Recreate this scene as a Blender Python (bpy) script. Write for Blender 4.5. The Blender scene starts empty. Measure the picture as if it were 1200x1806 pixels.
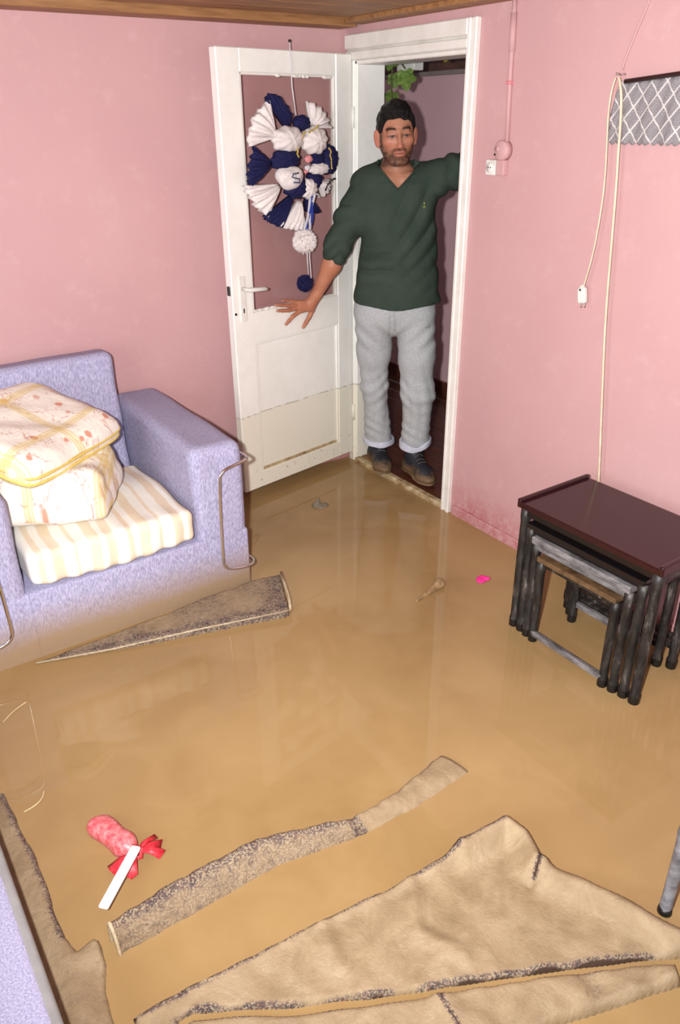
import bpy, bmesh, math, random
import numpy as np
from mathutils import Matrix, Vector

SC = bpy.context.scene
COL = SC.collection
random.seed(7)

# ------------------------------------------------------------------ camera
YAW, PITCH, ROLL, FPX = 0.59792, 0.47106, -0.00987, 1366.18
CAM_H = 1.7
_f = Vector((math.sin(YAW) * math.cos(PITCH), math.cos(YAW) * math.cos(PITCH), -math.sin(PITCH)))
_r0 = Vector((math.cos(YAW), -math.sin(YAW), 0))
_u0 = _r0.cross(_f)
_r = _r0 * math.cos(ROLL) + _u0 * math.sin(ROLL)
_u = -_r0 * math.sin(ROLL) + _u0 * math.cos(ROLL)
cam = bpy.data.cameras.new('camera')
cam.sensor_fit = 'HORIZONTAL'
cam.sensor_width = 36.0
cam.lens = 36.0 * FPX / 1200.0
cam.clip_start = 0.02
cam_o = bpy.data.objects.new('camera', cam)
COL.objects.link(cam_o)
cam_o.matrix_world = Matrix(((_r.x, _u.x, -_f.x, 0), (_r.y, _u.y, -_f.y, 0), (_r.z, _u.z, -_f.z, CAM_H), (0, 0, 0, 1)))
SC.camera = cam_o

# ------------------------------------------------------------------ world, light, exposure
SC.view_settings.view_transform = 'Standard'
SC.view_settings.look = 'None'
SC.view_settings.exposure = 0.0
SC.view_settings.gamma = 1.0
SC.view_settings.use_curve_mapping = False
wd = bpy.data.worlds.new('overcast_sky')
SC.world = wd
wd.use_nodes = True
wd.node_tree.nodes['Background'].inputs[0].default_value = (0.80, 0.90, 1.0, 1)
wd.node_tree.nodes['Background'].inputs[1].default_value = 1.0


def area_light(name, loc, direction, sx, sy, power, color):
    l = bpy.data.lights.new(name, 'AREA')
    l.shape = 'RECTANGLE'
    l.size, l.size_y, l.energy, l.color = sx, sy, power, color
    o = bpy.data.objects.new(name, l)
    COL.objects.link(o)
    o.location = loc
    o.rotation_euler = Vector(direction).to_track_quat('-Z', 'Z').to_euler()
    return o


# daylight entering by the two windows behind and beside the photographer
area_light('window_daylight', (0.55, -1.12, 1.25), (0.1, 1, -0.12), 1.9, 1.2, 9, (0.92, 0.96, 1.0))
area_light('window_daylight', (-1.52, 0.9, 1.25), (1, 0.25, -0.12), 1.9, 1.2, 46, (0.92, 0.96, 1.0))
# added fill light to lift the corridor; its far end has no opening
area_light('corridor_fill', (2.97, 6.1, 1.5), (0, -1, -0.1), 0.7, 1.2, 5, (0.95, 0.97, 1.0))
# the camera's own flash, held to the left of the lens
fl = bpy.data.lights.new('camera_flash', 'SPOT')
fl.energy = 400
fl.color = (1.0, 0.99, 0.97)
fl.spot_size = math.radians(125)
fl.spot_blend = 0.85
fl.shadow_soft_size = 0.025
flo = bpy.data.objects.new('camera_flash', fl)
COL.objects.link(flo)
flo.location = Vector((0, 0, CAM_H)) - _r * 0.13 + _u * 0.02
flo.rotation_euler = (_f + Vector((0, 0, 0.17)) + _r * 0.10).to_track_quat('-Z', 'Y').to_euler()


# ------------------------------------------------------------------ materials
def lin(c):
    return tuple((x / 255 / 12.92) if x / 255 <= 0.04045 else ((x / 255 + 0.055) / 1.055) ** 2.4 for x in c) + (1.0,)


class Mat:
    def __init__(s, name, rough=0.6, spec=0.5):
        s.m = bpy.data.materials.new(name)
        s.m.use_nodes = True
        s.t = s.m.node_tree
        s.b = s.t.nodes['Principled BSDF']
        s.b.inputs['Roughness'].default_value = rough
        s.b.inputs['Specular IOR Level'].default_value = spec

    def n(s, typ, **kw):
        nd = s.t.nodes.new(typ)
        for k, v in kw.items():
            setattr(nd, k, v)
        return nd

    def l(s, a, b):
        s.t.links.new(a, b)

    def coord(s, kind='Object', scale=(1, 1, 1), rot=(0, 0, 0)):
        tc = s.n('ShaderNodeTexCoord')
        mp = s.n('ShaderNodeMapping')
        mp.inputs['Scale'].default_value = scale
        mp.inputs['Rotation'].default_value = rot
        if kind == 'World':
            g = s.n('ShaderNodeNewGeometry')
            s.l(g.outputs['Position'], mp.inputs[0])
        else:
            s.l(tc.outputs[kind], mp.inputs[0])
        return mp.outputs[0]

    def noise(s, co, scale, detail=4, rough=0.55, dist=0.0):
        nd = s.n('ShaderNodeTexNoise')
        nd.inputs['Scale'].default_value = scale
        nd.inputs['Detail'].default_value = detail
        nd.inputs['Roughness'].default_value = rough
        nd.inputs['Distortion'].default_value = dist
        s.l(co, nd.inputs['Vector'])
        return nd.outputs[0]

    def ramp(s, fac, stops, interp='LINEAR'):
        nd = s.n('ShaderNodeValToRGB')
        cr = nd.color_ramp
        cr.interpolation = interp
        while len(cr.elements) < len(stops):
            cr.elements.new(0.5)
        for e, (p, c) in zip(cr.elements, stops):
            e.position = p
            e.color = lin(c) if len(c) == 3 else c
        s.l(fac, nd.inputs[0])
        return nd.outputs[0]

    def gray(s, fac, a, b):
        nd = s.n('ShaderNodeMapRange')
        nd.inputs['From Min'].default_value = a
        nd.inputs['From Max'].default_value = b
        s.l(fac, nd.inputs[0])
        return nd.outputs[0]

    def mix(s, fac, a, b, blend='MIX'):
        nd = s.n('ShaderNodeMix', data_type='RGBA', blend_type=blend)
        if isinstance(fac, (int, float)):
            nd.inputs[0].default_value = fac
        else:
            s.l(fac, nd.inputs[0])
        for i, v in ((6, a), (7, b)):
            if isinstance(v, tuple):
                nd.inputs[i].default_value = lin(v) if len(v) == 3 else v
            else:
                s.l(v, nd.inputs[i])
        return nd.outputs[2]

    def math(s, op, a, b=0.0):
        nd = s.n('ShaderNodeMath', operation=op)
        for i, v in ((0, a), (1, b)):
            if isinstance(v, (int, float)):
                nd.inputs[i].default_value = v
            else:
                s.l(v, nd.inputs[i])
        return nd.outputs[0]

    def axis(s, co, ax):
        nd = s.n('ShaderNodeSeparateXYZ')
        s.l(co, nd.inputs[0])
        return nd.outputs[ax]

    def color(s, c):
        if isinstance(c, tuple):
            s.b.inputs['Base Color'].default_value = lin(c)
        else:
            s.l(c, s.b.inputs['Base Color'])
        return s

    def rough(s, r):
        s.l(r, s.b.inputs['Roughness'])
        return s

    def bump(s, h, strength=0.3, dist=0.01):
        nd = s.n('ShaderNodeBump')
        nd.inputs['Strength'].default_value = strength
        nd.inputs['Distance'].default_value = dist
        s.l(h, nd.inputs['Height'])
        s.l(nd.outputs[0], s.b.inputs['Normal'])
        return s


MT = {}


def simple(name, c, rough=0.6, c2=None, scale=20, bump=0.0, bscale=None, spec=0.5, metal=0.0, stretch=(1, 1, 1)):
    m = Mat(name, rough, spec)
    co = m.coord('Object', stretch)
    if c2 is None:
        c2 = tuple(max(0, int(x * 0.88)) for x in c)
    nz = m.noise(co, scale)
    m.color(m.ramp(nz, [(0.3, c2), (0.7, c)]))
    m.b.inputs['Metallic'].default_value = metal
    if bump:
        m.bump(m.noise(co, bscale or scale * 3), bump, 0.004)
    MT[name] = m.m
    return m


def build_materials():
    # pink emulsion paint, water-stained near the floor
    for nm, stain in (('pink_paint', 0.32), ('pink_paint_dry', 0.0), ('pale_pink_paint', -1)):
        m = Mat(nm, 0.62, 0.3)
        co = m.coord('World')
        big = m.noise(co, 1.6, 3)
        fine = m.noise(co, 14, 6, 0.65)
        c = m.ramp(big, [(0.3, (196, 153, 156)), (0.7, (202, 161, 162))])
        c = m.mix(m.gray(fine, 0.55, 0.8), c, (206, 166, 168))
        if stain < 0:
            c = m.ramp(big, [(0.3, (222, 184, 190)), (0.7, (228, 192, 196))])
        if stain > 0:
            z = m.axis(co, 2)
            edge = m.math('ADD', z, m.math('MULTIPLY', m.noise(co, 7, 5, 0.7), -0.30))
            f = m.math('MULTIPLY', m.gray(edge, stain * 0.25, -0.16), m.gray(m.noise(co, 30, 5, 0.7), 0.3, 0.6))
            c = m.mix(f, c, (180, 112, 114))
            spots = m.gray(m.noise(co, 46, 3, 0.7), 0.70, 0.76)
            low = m.gray(z, 0.55, 0.0)
            c = m.mix(m.math('MULTIPLY', m.math('MULTIPLY', spots, low), 0.6), c, (176, 96, 102))
        m.color(c)
        m.bump(m.noise(co, 60, 6, 0.7), 0.15, 0.004)
        MT[nm] = m.m
    # muddy flood water
    m = Mat('muddy_water', 0.03, 0.5)
    m.b.inputs['IOR'].default_value = 1.33
    co = m.coord('World', (1, 1, 0))
    a = m.noise(co, 1.3, 3, 0.5, 0.6)
    b = m.noise(co, 4.5, 4, 0.6, 0.8)
    c = m.ramp(a, [(0.32, (150, 121, 80)), (0.68, (172, 142, 98))])
    c = m.mix(m.math('MULTIPLY', m.gray(b, 0.45, 0.75), 0.35), c, (178, 150, 106))
    m.color(c)
    m.bump(m.noise(co, 3.2, 2, 0.5), 0.022, 0.01)
    MT['water'] = m.m
    # white gloss door paint, grimy towards its foot
    m = Mat('white_gloss_paint', 0.35, 0.5)
    co = m.coord('World')
    z = m.axis(co, 2)
    n1 = m.noise(co, 9, 5, 0.7)
    c = m.mix(m.gray(n1, 0.4, 0.8), (243, 242, 237), (234, 232, 225))
    tide = m.gray(m.math('ADD', z, m.math('MULTIPLY', n1, 0.02)), 0.452, 0.440)
    c = m.mix(tide, c, (235, 231, 216))
    line = m.math('MULTIPLY', m.gray(m.math('ABSOLUTE', m.math('SUBTRACT', m.math('ADD', z, m.math('MULTIPLY', n1, 0.02)), 0.446)), 0.004, 0.001), m.gray(m.noise(co, 30, 3), 0.40, 0.55))
    c = m.mix(m.math('MULTIPLY', line, 0.6), c, (120, 110, 84))
    chips = m.math('MULTIPLY', m.gray(m.noise(co, 38, 5, 0.75), 0.60, 0.66), m.gray(z, 0.22, 0.08))
    c = m.mix(m.math('MULTIPLY', chips, 0.75), c, (118, 92, 62))
    m.color(c)
    m.bump(n1, 0.08, 0.004)
    MT['door_white'] = m.m
    simple('frame_white', (238, 235, 230), 0.4, (224, 219, 212), 12)
    simple('plastic_white', (232, 230, 224), 0.35)
    simple('cord_cream', (232, 214, 186), 0.5)
    simple('pink_plastic', (226, 140, 150), 0.5)
    # wood
    simple('ceiling_wood', (168, 122, 78), 0.55, (128, 86, 52), 6, 0.2, stretch=(1, 8, 8))
    simple('threshold_wood', (208, 190, 150), 0.55, (128, 96, 60), 26, 0.4)
    simple('worn_wood', (150, 112, 66), 0.6, (96, 66, 38), 14, 0.4)
    m = simple('corridor_board', (104, 58, 40), 0.28, (66, 34, 24), 7, 0.2, stretch=(8, 1, 1))
    simple('corridor_ceiling', (112, 78, 66), 0.7, (84, 56, 48), 8)
    simple('grey_strip', (150, 140, 136), 0.6)
    simple('concrete', (150, 130, 104), 0.9, (110, 92, 72), 8)
    # glass
    m = Mat('window_glass', 0.03)
    m.t.nodes.remove(m.b)
    tr = m.n('ShaderNodeBsdfTransparent')
    tr.inputs[0].default_value = (0.93, 0.91, 0.90, 1)
    gl = m.n('ShaderNodeBsdfGlossy')
    gl.inputs['Roughness'].default_value = 0.04
    fr = m.n('ShaderNodeFresnel')
    fr.inputs[0].default_value = 1.25
    mx = m.n('ShaderNodeMixShader')
    m.l(fr.outputs[0], mx.inputs[0])
    m.l(tr.outputs[0], mx.inputs[1])
    m.l(gl.outputs[0], mx.inputs[2])
    m.l(mx.outputs[0], m.t.nodes['Material Output'].inputs[0])
    MT['glass'] = m.m
    # lavender upholstery with a mud tide mark
    for nm, mud in (('lavender_fabric', 1), ('lavender_fabric_clean', 0)):
        m = Mat(nm, 0.9, 0.15)
        co = m.coord('World', (230, 230, 60))
        st = m.noise(co, 1, 3, 0.6)
        c = m.ramp(st, [(0.28, (134, 132, 160)), (0.5, (166, 163, 194)), (0.72, (196, 193, 218))])
        if mud:
            w = m.coord('World')
            z = m.math('ADD', m.axis(w, 2), m.math('MULTIPLY', m.noise(w, 5, 3), -0.07))
            c = m.mix(m.math('MULTIPLY', m.gray(z, 0.17, 0.02), 0.95), c, (158, 132, 100))
        m.color(c)
        m.bump(st, 0.35, 0.003)
        MT[nm] = m.m
    simple('grey_piping', (150, 148, 148), 0.8)
    # striped seat cover
    m = Mat('striped_cover', 0.85, 0.2)
    w = m.coord('World')
    x = m.axis(w, 0)
    wob = m.math('ADD', x, m.math('MULTIPLY', m.noise(w, 5, 2), 0.035))
    s1 = m.math('SINE', m.math('MULTIPLY', wob, 2 * math.pi / 0.062))
    s2 = m.math('SINE', m.math('MULTIPLY', wob, 2 * math.pi / 0.155))
    f = m.gray(m.math('ADD', s1, m.math('MULTIPLY', s2, 0.7)), -0.1, 0.35)
    c = m.mix(f, (240, 238, 230), (230, 214, 190))
    m.color(c)
    m.bump(m.noise(w, 18, 3), 0.2, 0.01)
    MT['striped_cover'] = m.m
    # floral quilt: the vertices carry cloth coordinates (u, v) in metres
    m = Mat('floral_quilt', 0.85, 0.2)
    at = m.n('ShaderNodeAttribute', attribute_name='cloth')
    uv = at.outputs['Vector']
    vo = m.n('ShaderNodeTexVoronoi', feature='F1')
    vo.inputs['Scale'].default_value = 17
    vo.inputs['Randomness'].default_value = 0.85
    m.l(uv, vo.inputs['Vector'])
    base = (238, 232, 222)
    nz = m.noise(uv, 30, 4, 0.7)
    flo_ = m.gray(m.math('ADD', vo.outputs['Distance'], m.math('MULTIPLY', nz, 0.30)), 0.42, 0.34)
    rnd = m.axis(vo.outputs['Color'], 0)
    flo_ = m.math('MULTIPLY', flo_, m.gray(rnd, 0.30, 0.34))
    c = m.mix(m.math('MULTIPLY', flo_, 0.8), base, (212, 122, 92))
    sq = m.noise(uv, 13, 3, 0.7, 0.6)
    sw = m.math('MULTIPLY', m.gray(m.math('ABSOLUTE', m.math('SUBTRACT', sq, 0.5)), 0.016, 0.006), m.gray(m.noise(uv, 9, 2), 0.44, 0.52))
    c = m.mix(m.math('MULTIPLY', sw, 0.7), c, (204, 132, 120))
    fu = m.math('ABSOLUTE', m.math('SUBTRACT', m.math('FRACT', m.math('MULTIPLY', m.axis(uv, 0), 1 / 0.27)), 0.5))
    fv = m.math('ABSOLUTE', m.math('SUBTRACT', m.math('FRACT', m.math('MULTIPLY', m.axis(uv, 1), 1 / 0.24)), 0.5))
    for q in (fu, fv):
        band = m.math('MULTIPLY', m.gray(q, 0.075, 0.065), m.math('ADD', 0.45, m.math('MULTIPLY', m.gray(m.math('SINE', m.math('MULTIPLY', q, 150)), -0.1, 0.1), 0.55)))
        c = m.mix(m.math('MULTIPLY', band, 0.62), c, (224, 198, 118))
    m.color(c)
    m.bump(m.noise(uv, 14, 3), 0.35, 0.02)
    MT['quilt'] = m.m
    # chrome
    m = Mat('chrome', 0.18)
    m.color((232, 232, 234))
    m.b.inputs['Metallic'].default_value = 1.0
    MT['chrome'] = m.m
    # burgundy lacquer and weathered black wood
    m = Mat('burgundy_lacquer', 0.16, 0.5)
    m.color((44, 15, 19))
    MT['burgundy'] = m.m
    m = Mat('weathered_black_wood', 0.5, 0.5)
    co = m.coord('Object', (34, 34, 9))
    n1 = m.noise(co, 1.0, 5, 0.7)
    c = m.ramp(n1, [(0.42, (20, 18, 18)), (0.58, (48, 44, 42)), (0.76, (128, 120, 114))])
    m.color(c)
    m.bump(n1, 0.35, 0.004)
    MT['black_wood'] = m.m
    m = Mat('weathered_grey_wood', 0.5, 0.5)
    co = m.coord('Object', (34, 9, 34))
    n1 = m.noise(co, 1.0, 5, 0.7)
    c = m.ramp(n1, [(0.35, (66, 64, 64)), (0.55, (120, 118, 120)), (0.75, (164, 160, 160))])
    m.color(c)
    MT['grey_wood'] = m.m
    m = Mat('black_lacquer', 0.3)
    m.color((20, 16, 17))
    MT['black_lacquer'] = m.m
    simple('black_foot', (22, 20, 20), 0.4)
    simple('muddy_board', (112, 86, 58), 0.5, (70, 50, 32), 30)
    # rug pile: pattern where the mud attribute is low, dark pile and painted shade below zero
    m = Mat('muddy_rug', 0.62, 0.45)
    co = m.coord('World')
    vo = m.n('ShaderNodeTexVoronoi', feature='F1')
    vo.inputs['Scale'].default_value = 290
    m.l(co, vo.inputs['Vector'])
    pat = m.ramp(m.axis(vo.outputs['Color'], 0), [(0.0, (52, 44, 52)), (0.26, (92, 80, 80)), (0.42, (150, 132, 110)), (0.60, (98, 60, 58)), (0.72, (164, 148, 124)), (0.90, (72, 68, 80))], 'CONSTANT')
    pat = m.mix(0.30, pat, m.ramp(m.noise(co, 26, 3), [(0.35, (96, 78, 70)), (0.65, (172, 150, 122))]))
    n1 = m.noise(co, 55, 5, 0.75)
    n2 = m.noise(co, 11, 6, 0.7, 0.5)
    mudc = m.ramp(n2, [(0.3, (140, 118, 90)), (0.5, (158, 136, 106)), (0.7, (174, 153, 124))])
    mudc = m.mix(m.math('MULTIPLY', m.gray(n1, 0.5, 0.75), 0.3), mudc, (148, 122, 92))
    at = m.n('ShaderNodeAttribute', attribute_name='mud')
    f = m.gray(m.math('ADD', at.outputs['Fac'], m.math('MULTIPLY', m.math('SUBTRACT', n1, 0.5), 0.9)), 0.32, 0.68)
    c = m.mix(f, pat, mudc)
    c = m.mix(m.gray(m.math('ADD', at.outputs['Fac'], m.math('MULTIPLY', m.math('SUBTRACT', n1, 0.5), 0.6)), -0.15, -0.5), c, (66, 46, 34))  # one brown for dark pile and the shade of gaps and edges
    m.color(c)
    gl = m.gray(at.outputs['Fac'], 0.2, 1.3)
    m.rough(m.math('SUBTRACT', 0.85, m.math('MULTIPLY', gl, 0.55)))
    m.bump(m.math('ADD', m.noise(co, 150, 5, 0.75), m.math('MULTIPLY', m.noise(co, 22, 6, 0.7, 0.8), 2.2)), 0.40, 0.008)
    MT['rug'] = m.m
    simple('rug_binding', (206, 190, 162), 0.8, (168, 148, 116), 60, 0.4)
    # lace
    m = Mat('lace_cloth', 0.9, 0.1)
    co = m.coord('World')
    y = m.axis(co, 1)
    z = m.axis(co, 2)
    P = 0.054
    d1 = m.math('ABSOLUTE', m.math('SUBTRACT', m.math('FRACT', m.math('MULTIPLY', m.math('ADD', y, m.math('MULTIPLY', z, 0.80)), 1 / P)), 0.5))
    d2 = m.math('ABSOLUTE', m.math('SUBTRACT', m.math('FRACT', m.math('MULTIPLY', m.math('SUBTRACT', y, m.math('MULTIPLY', z, 0.80)), 1 / P)), 0.5))
    ln = m.math('MAXIMUM', m.gray(d1, 0.07, 0.03), m.gray(d2, 0.07, 0.03))
    q = m.math('ADD', m.math('MULTIPLY', m.math('SUBTRACT', 0.5, d1), m.math('SUBTRACT', 0.5, d1)), m.math('MULTIPLY', m.math('SUBTRACT', 0.5, d2), m.math('SUBTRACT', 0.5, d2)))
    ring = m.gray(m.math('SINE', m.math('MULTIPLY', m.math('SQRT', q), 46)), -0.2, 0.5)
    c = m.mix(m.math('MULTIPLY', ring, 0.4), (134, 130, 134), (186, 180, 180))
    c = m.mix(m.math('MULTIPLY', m.gray(m.noise(co, 210, 4, 0.7), 0.42, 0.62), 0.7), c, (120, 115, 120))
    c = m.mix(m.math('MULTIPLY', ln, 0.8), c, (216, 210, 208))
    m.color(c)
    MT['lace'] = m.m
    simple('dark_rod', (52, 24, 26), 0.4)
    # tulle, ribbon, trims
    for nm, c, c2 in (('white_tulle', (236, 228, 226), (212, 202, 202)), ('navy_tulle', (27, 29, 84), (13, 14, 46))):
        m = Mat(nm, 0.8, 0.3)
        co = m.coord('Object', (60, 60, 60))
        n1 = m.noise(co, 1.5, 4, 0.7)
        m.color(m.ramp(n1, [(0.3, c2), (0.7, c)]))
        m.bump(n1, 0.5, 0.006)
        MT[nm] = m.m
    simple('gold_bead', (214, 186, 96), 0.3, metal=0.4)
    simple('blue_ribbon', (52, 70, 164), 0.4)
    simple('white_ribbon', (232, 230, 238), 0.4)
    simple('pink_rose', (232, 150, 150), 0.6)
    simple('ink_blue', (60, 66, 110), 0.6)
    # person
    m = Mat('skin', 0.5, 0.4)
    at = m.n('ShaderNodeVertexColor', layer_name='tone')
    co = m.coord('Object')
    c = m.mix(m.math('MULTIPLY', m.gray(m.noise(co, 240, 3), 0.4, 0.7), 0.10), at.outputs['Color'], (150, 84, 60))
    m.color(c)
    m.b.inputs['Subsurface Weight'].default_value = 0.05
    m.b.inputs['Subsurface Radius'].default_value = (0.01, 0.004, 0.002)
    m.bump(m.noise(co, 320, 3), 0.06, 0.002)
    MT['skin'] = m.m
    m = Mat('black_hair', 0.45, 0.35)
    co = m.coord('Object', (160, 40, 90))
    n1 = m.noise(co, 1.6, 4, 0.7, 1.0)
    m.color(m.ramp(n1, [(0.35, (9, 8, 9)), (0.75, (30, 26, 26))]))
    m.bump(n1, 0.9, 0.006)
    MT['hair'] = m.m
    m = Mat('green_knit', 0.85, 0.2)
    co = m.coord('Object')
    n1 = m.noise(co, 9, 3)
    m.color(m.ramp(n1, [(0.3, (47, 60, 52)), (0.7, (58, 70, 61))]))
    m.bump(m.noise(m.coord('Object', (220, 220, 90)), 1, 3), 0.25, 0.003)
    MT['knit'] = m.m
    m = Mat('grey_jersey', 0.85, 0.2)
    co = m.coord('Object')
    z = m.axis(co, 2)
    n1 = m.noise(co, 120, 3)
    c = m.ramp(n1, [(0.3, (160, 163, 166)), (0.7, (180, 182, 185))])
    dirt = m.gray(m.noise(co, 15, 4, 0.7), 0.62, 0.72)
    c = m.mix(m.math('MULTIPLY', dirt, m.math('MULTIPLY', m.gray(z, 0.62, 0.3), 0.3)), c, (122, 112, 104))
    m.color(c)
    MT['jersey'] = m.m
    simple('jersey_lining', (206, 208, 224), 0.85)
    m = Mat('muddy_shoe', 0.55, 0.4)
    co = m.coord('Object')
    z = m.axis(co, 2)
    f = m.gray(m.math('ADD', z, m.math('MULTIPLY', m.math('SUBTRACT', m.noise(co, 26, 5, 0.7), 0.5), 0.13)), 0.105, 0.06)
    c = m.mix(f, (36, 37, 45), (112, 88, 64))
    m.color(c)
    m.bump(m.noise(co, 50, 4), 0.4, 0.006)
    MT['shoe'] = m.m
    simple('muddy_sole', (132, 110, 82), 0.6, (88, 68, 48), 30)
    simple('shoe_lace', (92, 82, 72), 0.7)
    simple('emblem_yellow', (150, 150, 66), 0.6)
    simple('emblem_grey', (112, 126, 116), 0.6)
    # plant
    m = Mat('vine_leaf', 0.5, 0.4)
    co = m.coord('Object', (5, 5, 5))
    n1 = m.noise(co, 1, 4)
    m.color(m.ramp(n1, [(0.3, (84, 120, 48)), (0.55, (136, 166, 74)), (0.8, (196, 206, 132))]))
    MT['leaf'] = m.m
    simple('leaf_yellow', (158, 150, 48), 0.5)
    simple('vine_stem', (86, 90, 44), 0.6)
    # floating bits
    m = Mat('red_net', 0.45, 0.5)
    co = m.coord('Object')
    n1 = m.noise(co, 60, 4, 0.7)
    m.color(m.ramp(n1, [(0.35, (196, 30, 46)), (0.6, (222, 62, 74)), (0.8, (232, 150, 150))]))
    m.bump(n1, 0.5, 0.004)
    MT['red_net'] = m.m
    m = Mat('red_net_pale', 0.4, 0.5)
    m.color(m.ramp(m.noise(m.coord('Object'), 70, 4, 0.7), [(0.35, (206, 70, 84)), (0.7, (226, 150, 150))]))
    MT['red_net_pale'] = m.m
    simple('white_plastic', (246, 246, 246), 0.3, (240, 240, 240))
    simple('magenta_petal', (246, 60, 160), 0.5, (236, 40, 140))
    simple('straw', (226, 206, 160), 0.6)
    simple('quilt_band', (226, 200, 116), 0.85, (206, 178, 92), 60)
    simple('grey_leg', (150, 150, 156), 0.5, (84, 82, 86), 30, 0.3)
    simple('wet_cloth', (132, 122, 106), 0.6, (96, 86, 70), 40)
    simple('driftwood', (172, 142, 102), 0.6, (120, 94, 62), 40)


build_materials()


# ------------------------------------------------------------------ object helpers
def tag(o, label=None, cat=None, group=None, kind=None):
    for k, v in (('label', label), ('category', cat), ('group', group), ('kind', kind)):
        if v:
            o[k] = v
    return o


def link(name, me, parent=None):
    o = bpy.data.objects.new(name, me)
    COL.objects.link(o)
    if parent is not None:
        o.parent = parent
    return o


def empty(name, loc=(0, 0, 0), rz=0.0, **kw):
    o = link(name, None)
    o.location = loc
    o.rotation_euler = (0, 0, rz)
    o.empty_display_size = 0.05
    return tag(o, **kw)


def mesh_obj(name, verts, faces, mat, parent=None, smooth=True):
    me = bpy.data.meshes.new(name)
    me.from_pydata([tuple(map(float, v)) for v in verts], [], [tuple(map(int, f)) for f in faces])
    me.validate()
    if smooth:
        me.polygons.foreach_set('use_smooth', [True] * len(me.polygons))
    me.materials.append(MT[mat])
    return link(name, me, parent)


class MB:
    """collects shapes for one mesh"""

    def __init__(s):
        s.bm = bmesh.new()

    def box(s, lo, hi, bevel=0.0, seg=2, mat=None):
        lo, hi = Vector(lo), Vector(hi)
        r = bmesh.ops.create_cube(s.bm, size=1.0)
        vs = r['verts']
        c, d = (lo + hi) / 2, hi - lo
        for v in vs:
            v.co = Vector((v.co.x * d.x, v.co.y * d.y, v.co.z * d.z)) + c
        if bevel:
            es = list({e for v in vs for e in v.link_edges})
            r2 = bmesh.ops.bevel(s.bm, geom=es, offset=bevel, segments=seg, profile=0.5, affect='EDGES')
            vs = [v for v in {v for f in r2['faces'] for v in f.verts} | {v for v in vs if v.is_valid}]
        if mat is not None:
            for v in vs:
                v.co = mat @ v.co
        return s

    def tube(s, pts, rad, n=8, cap=True, closed=False):
        pts = [Vector(p) for p in pts]
        N = len(pts)
        rads = rad if isinstance(rad, (list, tuple)) else [rad] * N
        rings = []
        up = None
        for i, p in enumerate(pts):
            if closed:
                t = (pts[(i + 1) % N] - pts[i - 1])
            else:
                t = pts[min(i + 1, N - 1)] - pts[max(i - 1, 0)]
            t = t.normalized() if t.length > 1e-9 else Vector((0, 0, 1))
            if up is None:
                up = t.orthogonal().normalized()
            up = (up - t * up.dot(t))
            up = up.normalized() if up.length > 1e-6 else t.orthogonal().normalized()
            sd = t.cross(up)
            rings.append([s.bm.verts.new(p + (up * math.cos(2 * math.pi * k / n) + sd * math.sin(2 * math.pi * k / n)) * rads[i]) for k in range(n)])
        M = N if closed else N - 1
        for i in range(M):
            a, b = rings[i], rings[(i + 1) % N]
            for k in range(n):
                s.bm.faces.new((a[k], a[(k + 1) % n], b[(k + 1) % n], b[k]))
        if cap and not closed:
            s.bm.faces.new(rings[0][::-1])
            s.bm.faces.new(rings[-1])
        return s

    def poly(s, pts, thick):
        """flat polygon (list of 3-D points) extruded by vector thick"""
        t = Vector(thick)
        a = [s.bm.verts.new(Vector(p)) for p in pts]
        b = [s.bm.verts.new(Vector(p) + t) for p in pts]
        n = len(pts)
        s.bm.faces.new(a[::-1])
        s.bm.faces.new(b)
        for i in range(n):
            s.bm.faces.new((a[i], a[(i + 1) % n], b[(i + 1) % n], b[i]))
        return s

    def sphere(s, c, r, seg=12, ring=8, mat=None):
        res = bmesh.ops.create_uvsphere(s.bm, u_segments=seg, v_segments=ring, radius=1.0)
        r = (r, r, r) if isinstance(r, (int, float)) else r
        for v in res['verts']:
            p = Vector((v.co.x * r[0], v.co.y * r[1], v.co.z * r[2]))
            if mat is not None:
                p = mat @ p
            v.co = p + Vector(c)
        return s

    def build(s, name, mat, parent=None, smooth=False):
        bmesh.ops.recalc_face_normals(s.bm, faces=s.bm.faces[:])
        me = bpy.data.meshes.new(name)
        s.bm.to_mesh(me)
        s.bm.free()
        if smooth:
            me.polygons.foreach_set('use_smooth', [True] * len(me.polygons))
        me.materials.append(MT[mat])
        return link(name, me, parent)


def box(name, lo, hi, mat, parent=None, bevel=0.0, seg=2, smooth=False):
    return MB().box(lo, hi, bevel, seg).build(name, mat, parent, smooth)


# ------------------------------------------------------------------ signed-distance modelling
def waves(P, freq, seed, n=7):
    rs = np.random.RandomState(seed)
    out = np.zeros(P.shape[:-1], np.float32)
    for i in range(n):
        k = rs.normal(size=3)
        k = k / np.linalg.norm(k) * freq * rs.uniform(0.6, 1.5)
        out += np.sin(P @ k.astype(np.float32) + rs.uniform(0, 6.28))
    return out / n ** 0.5


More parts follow.
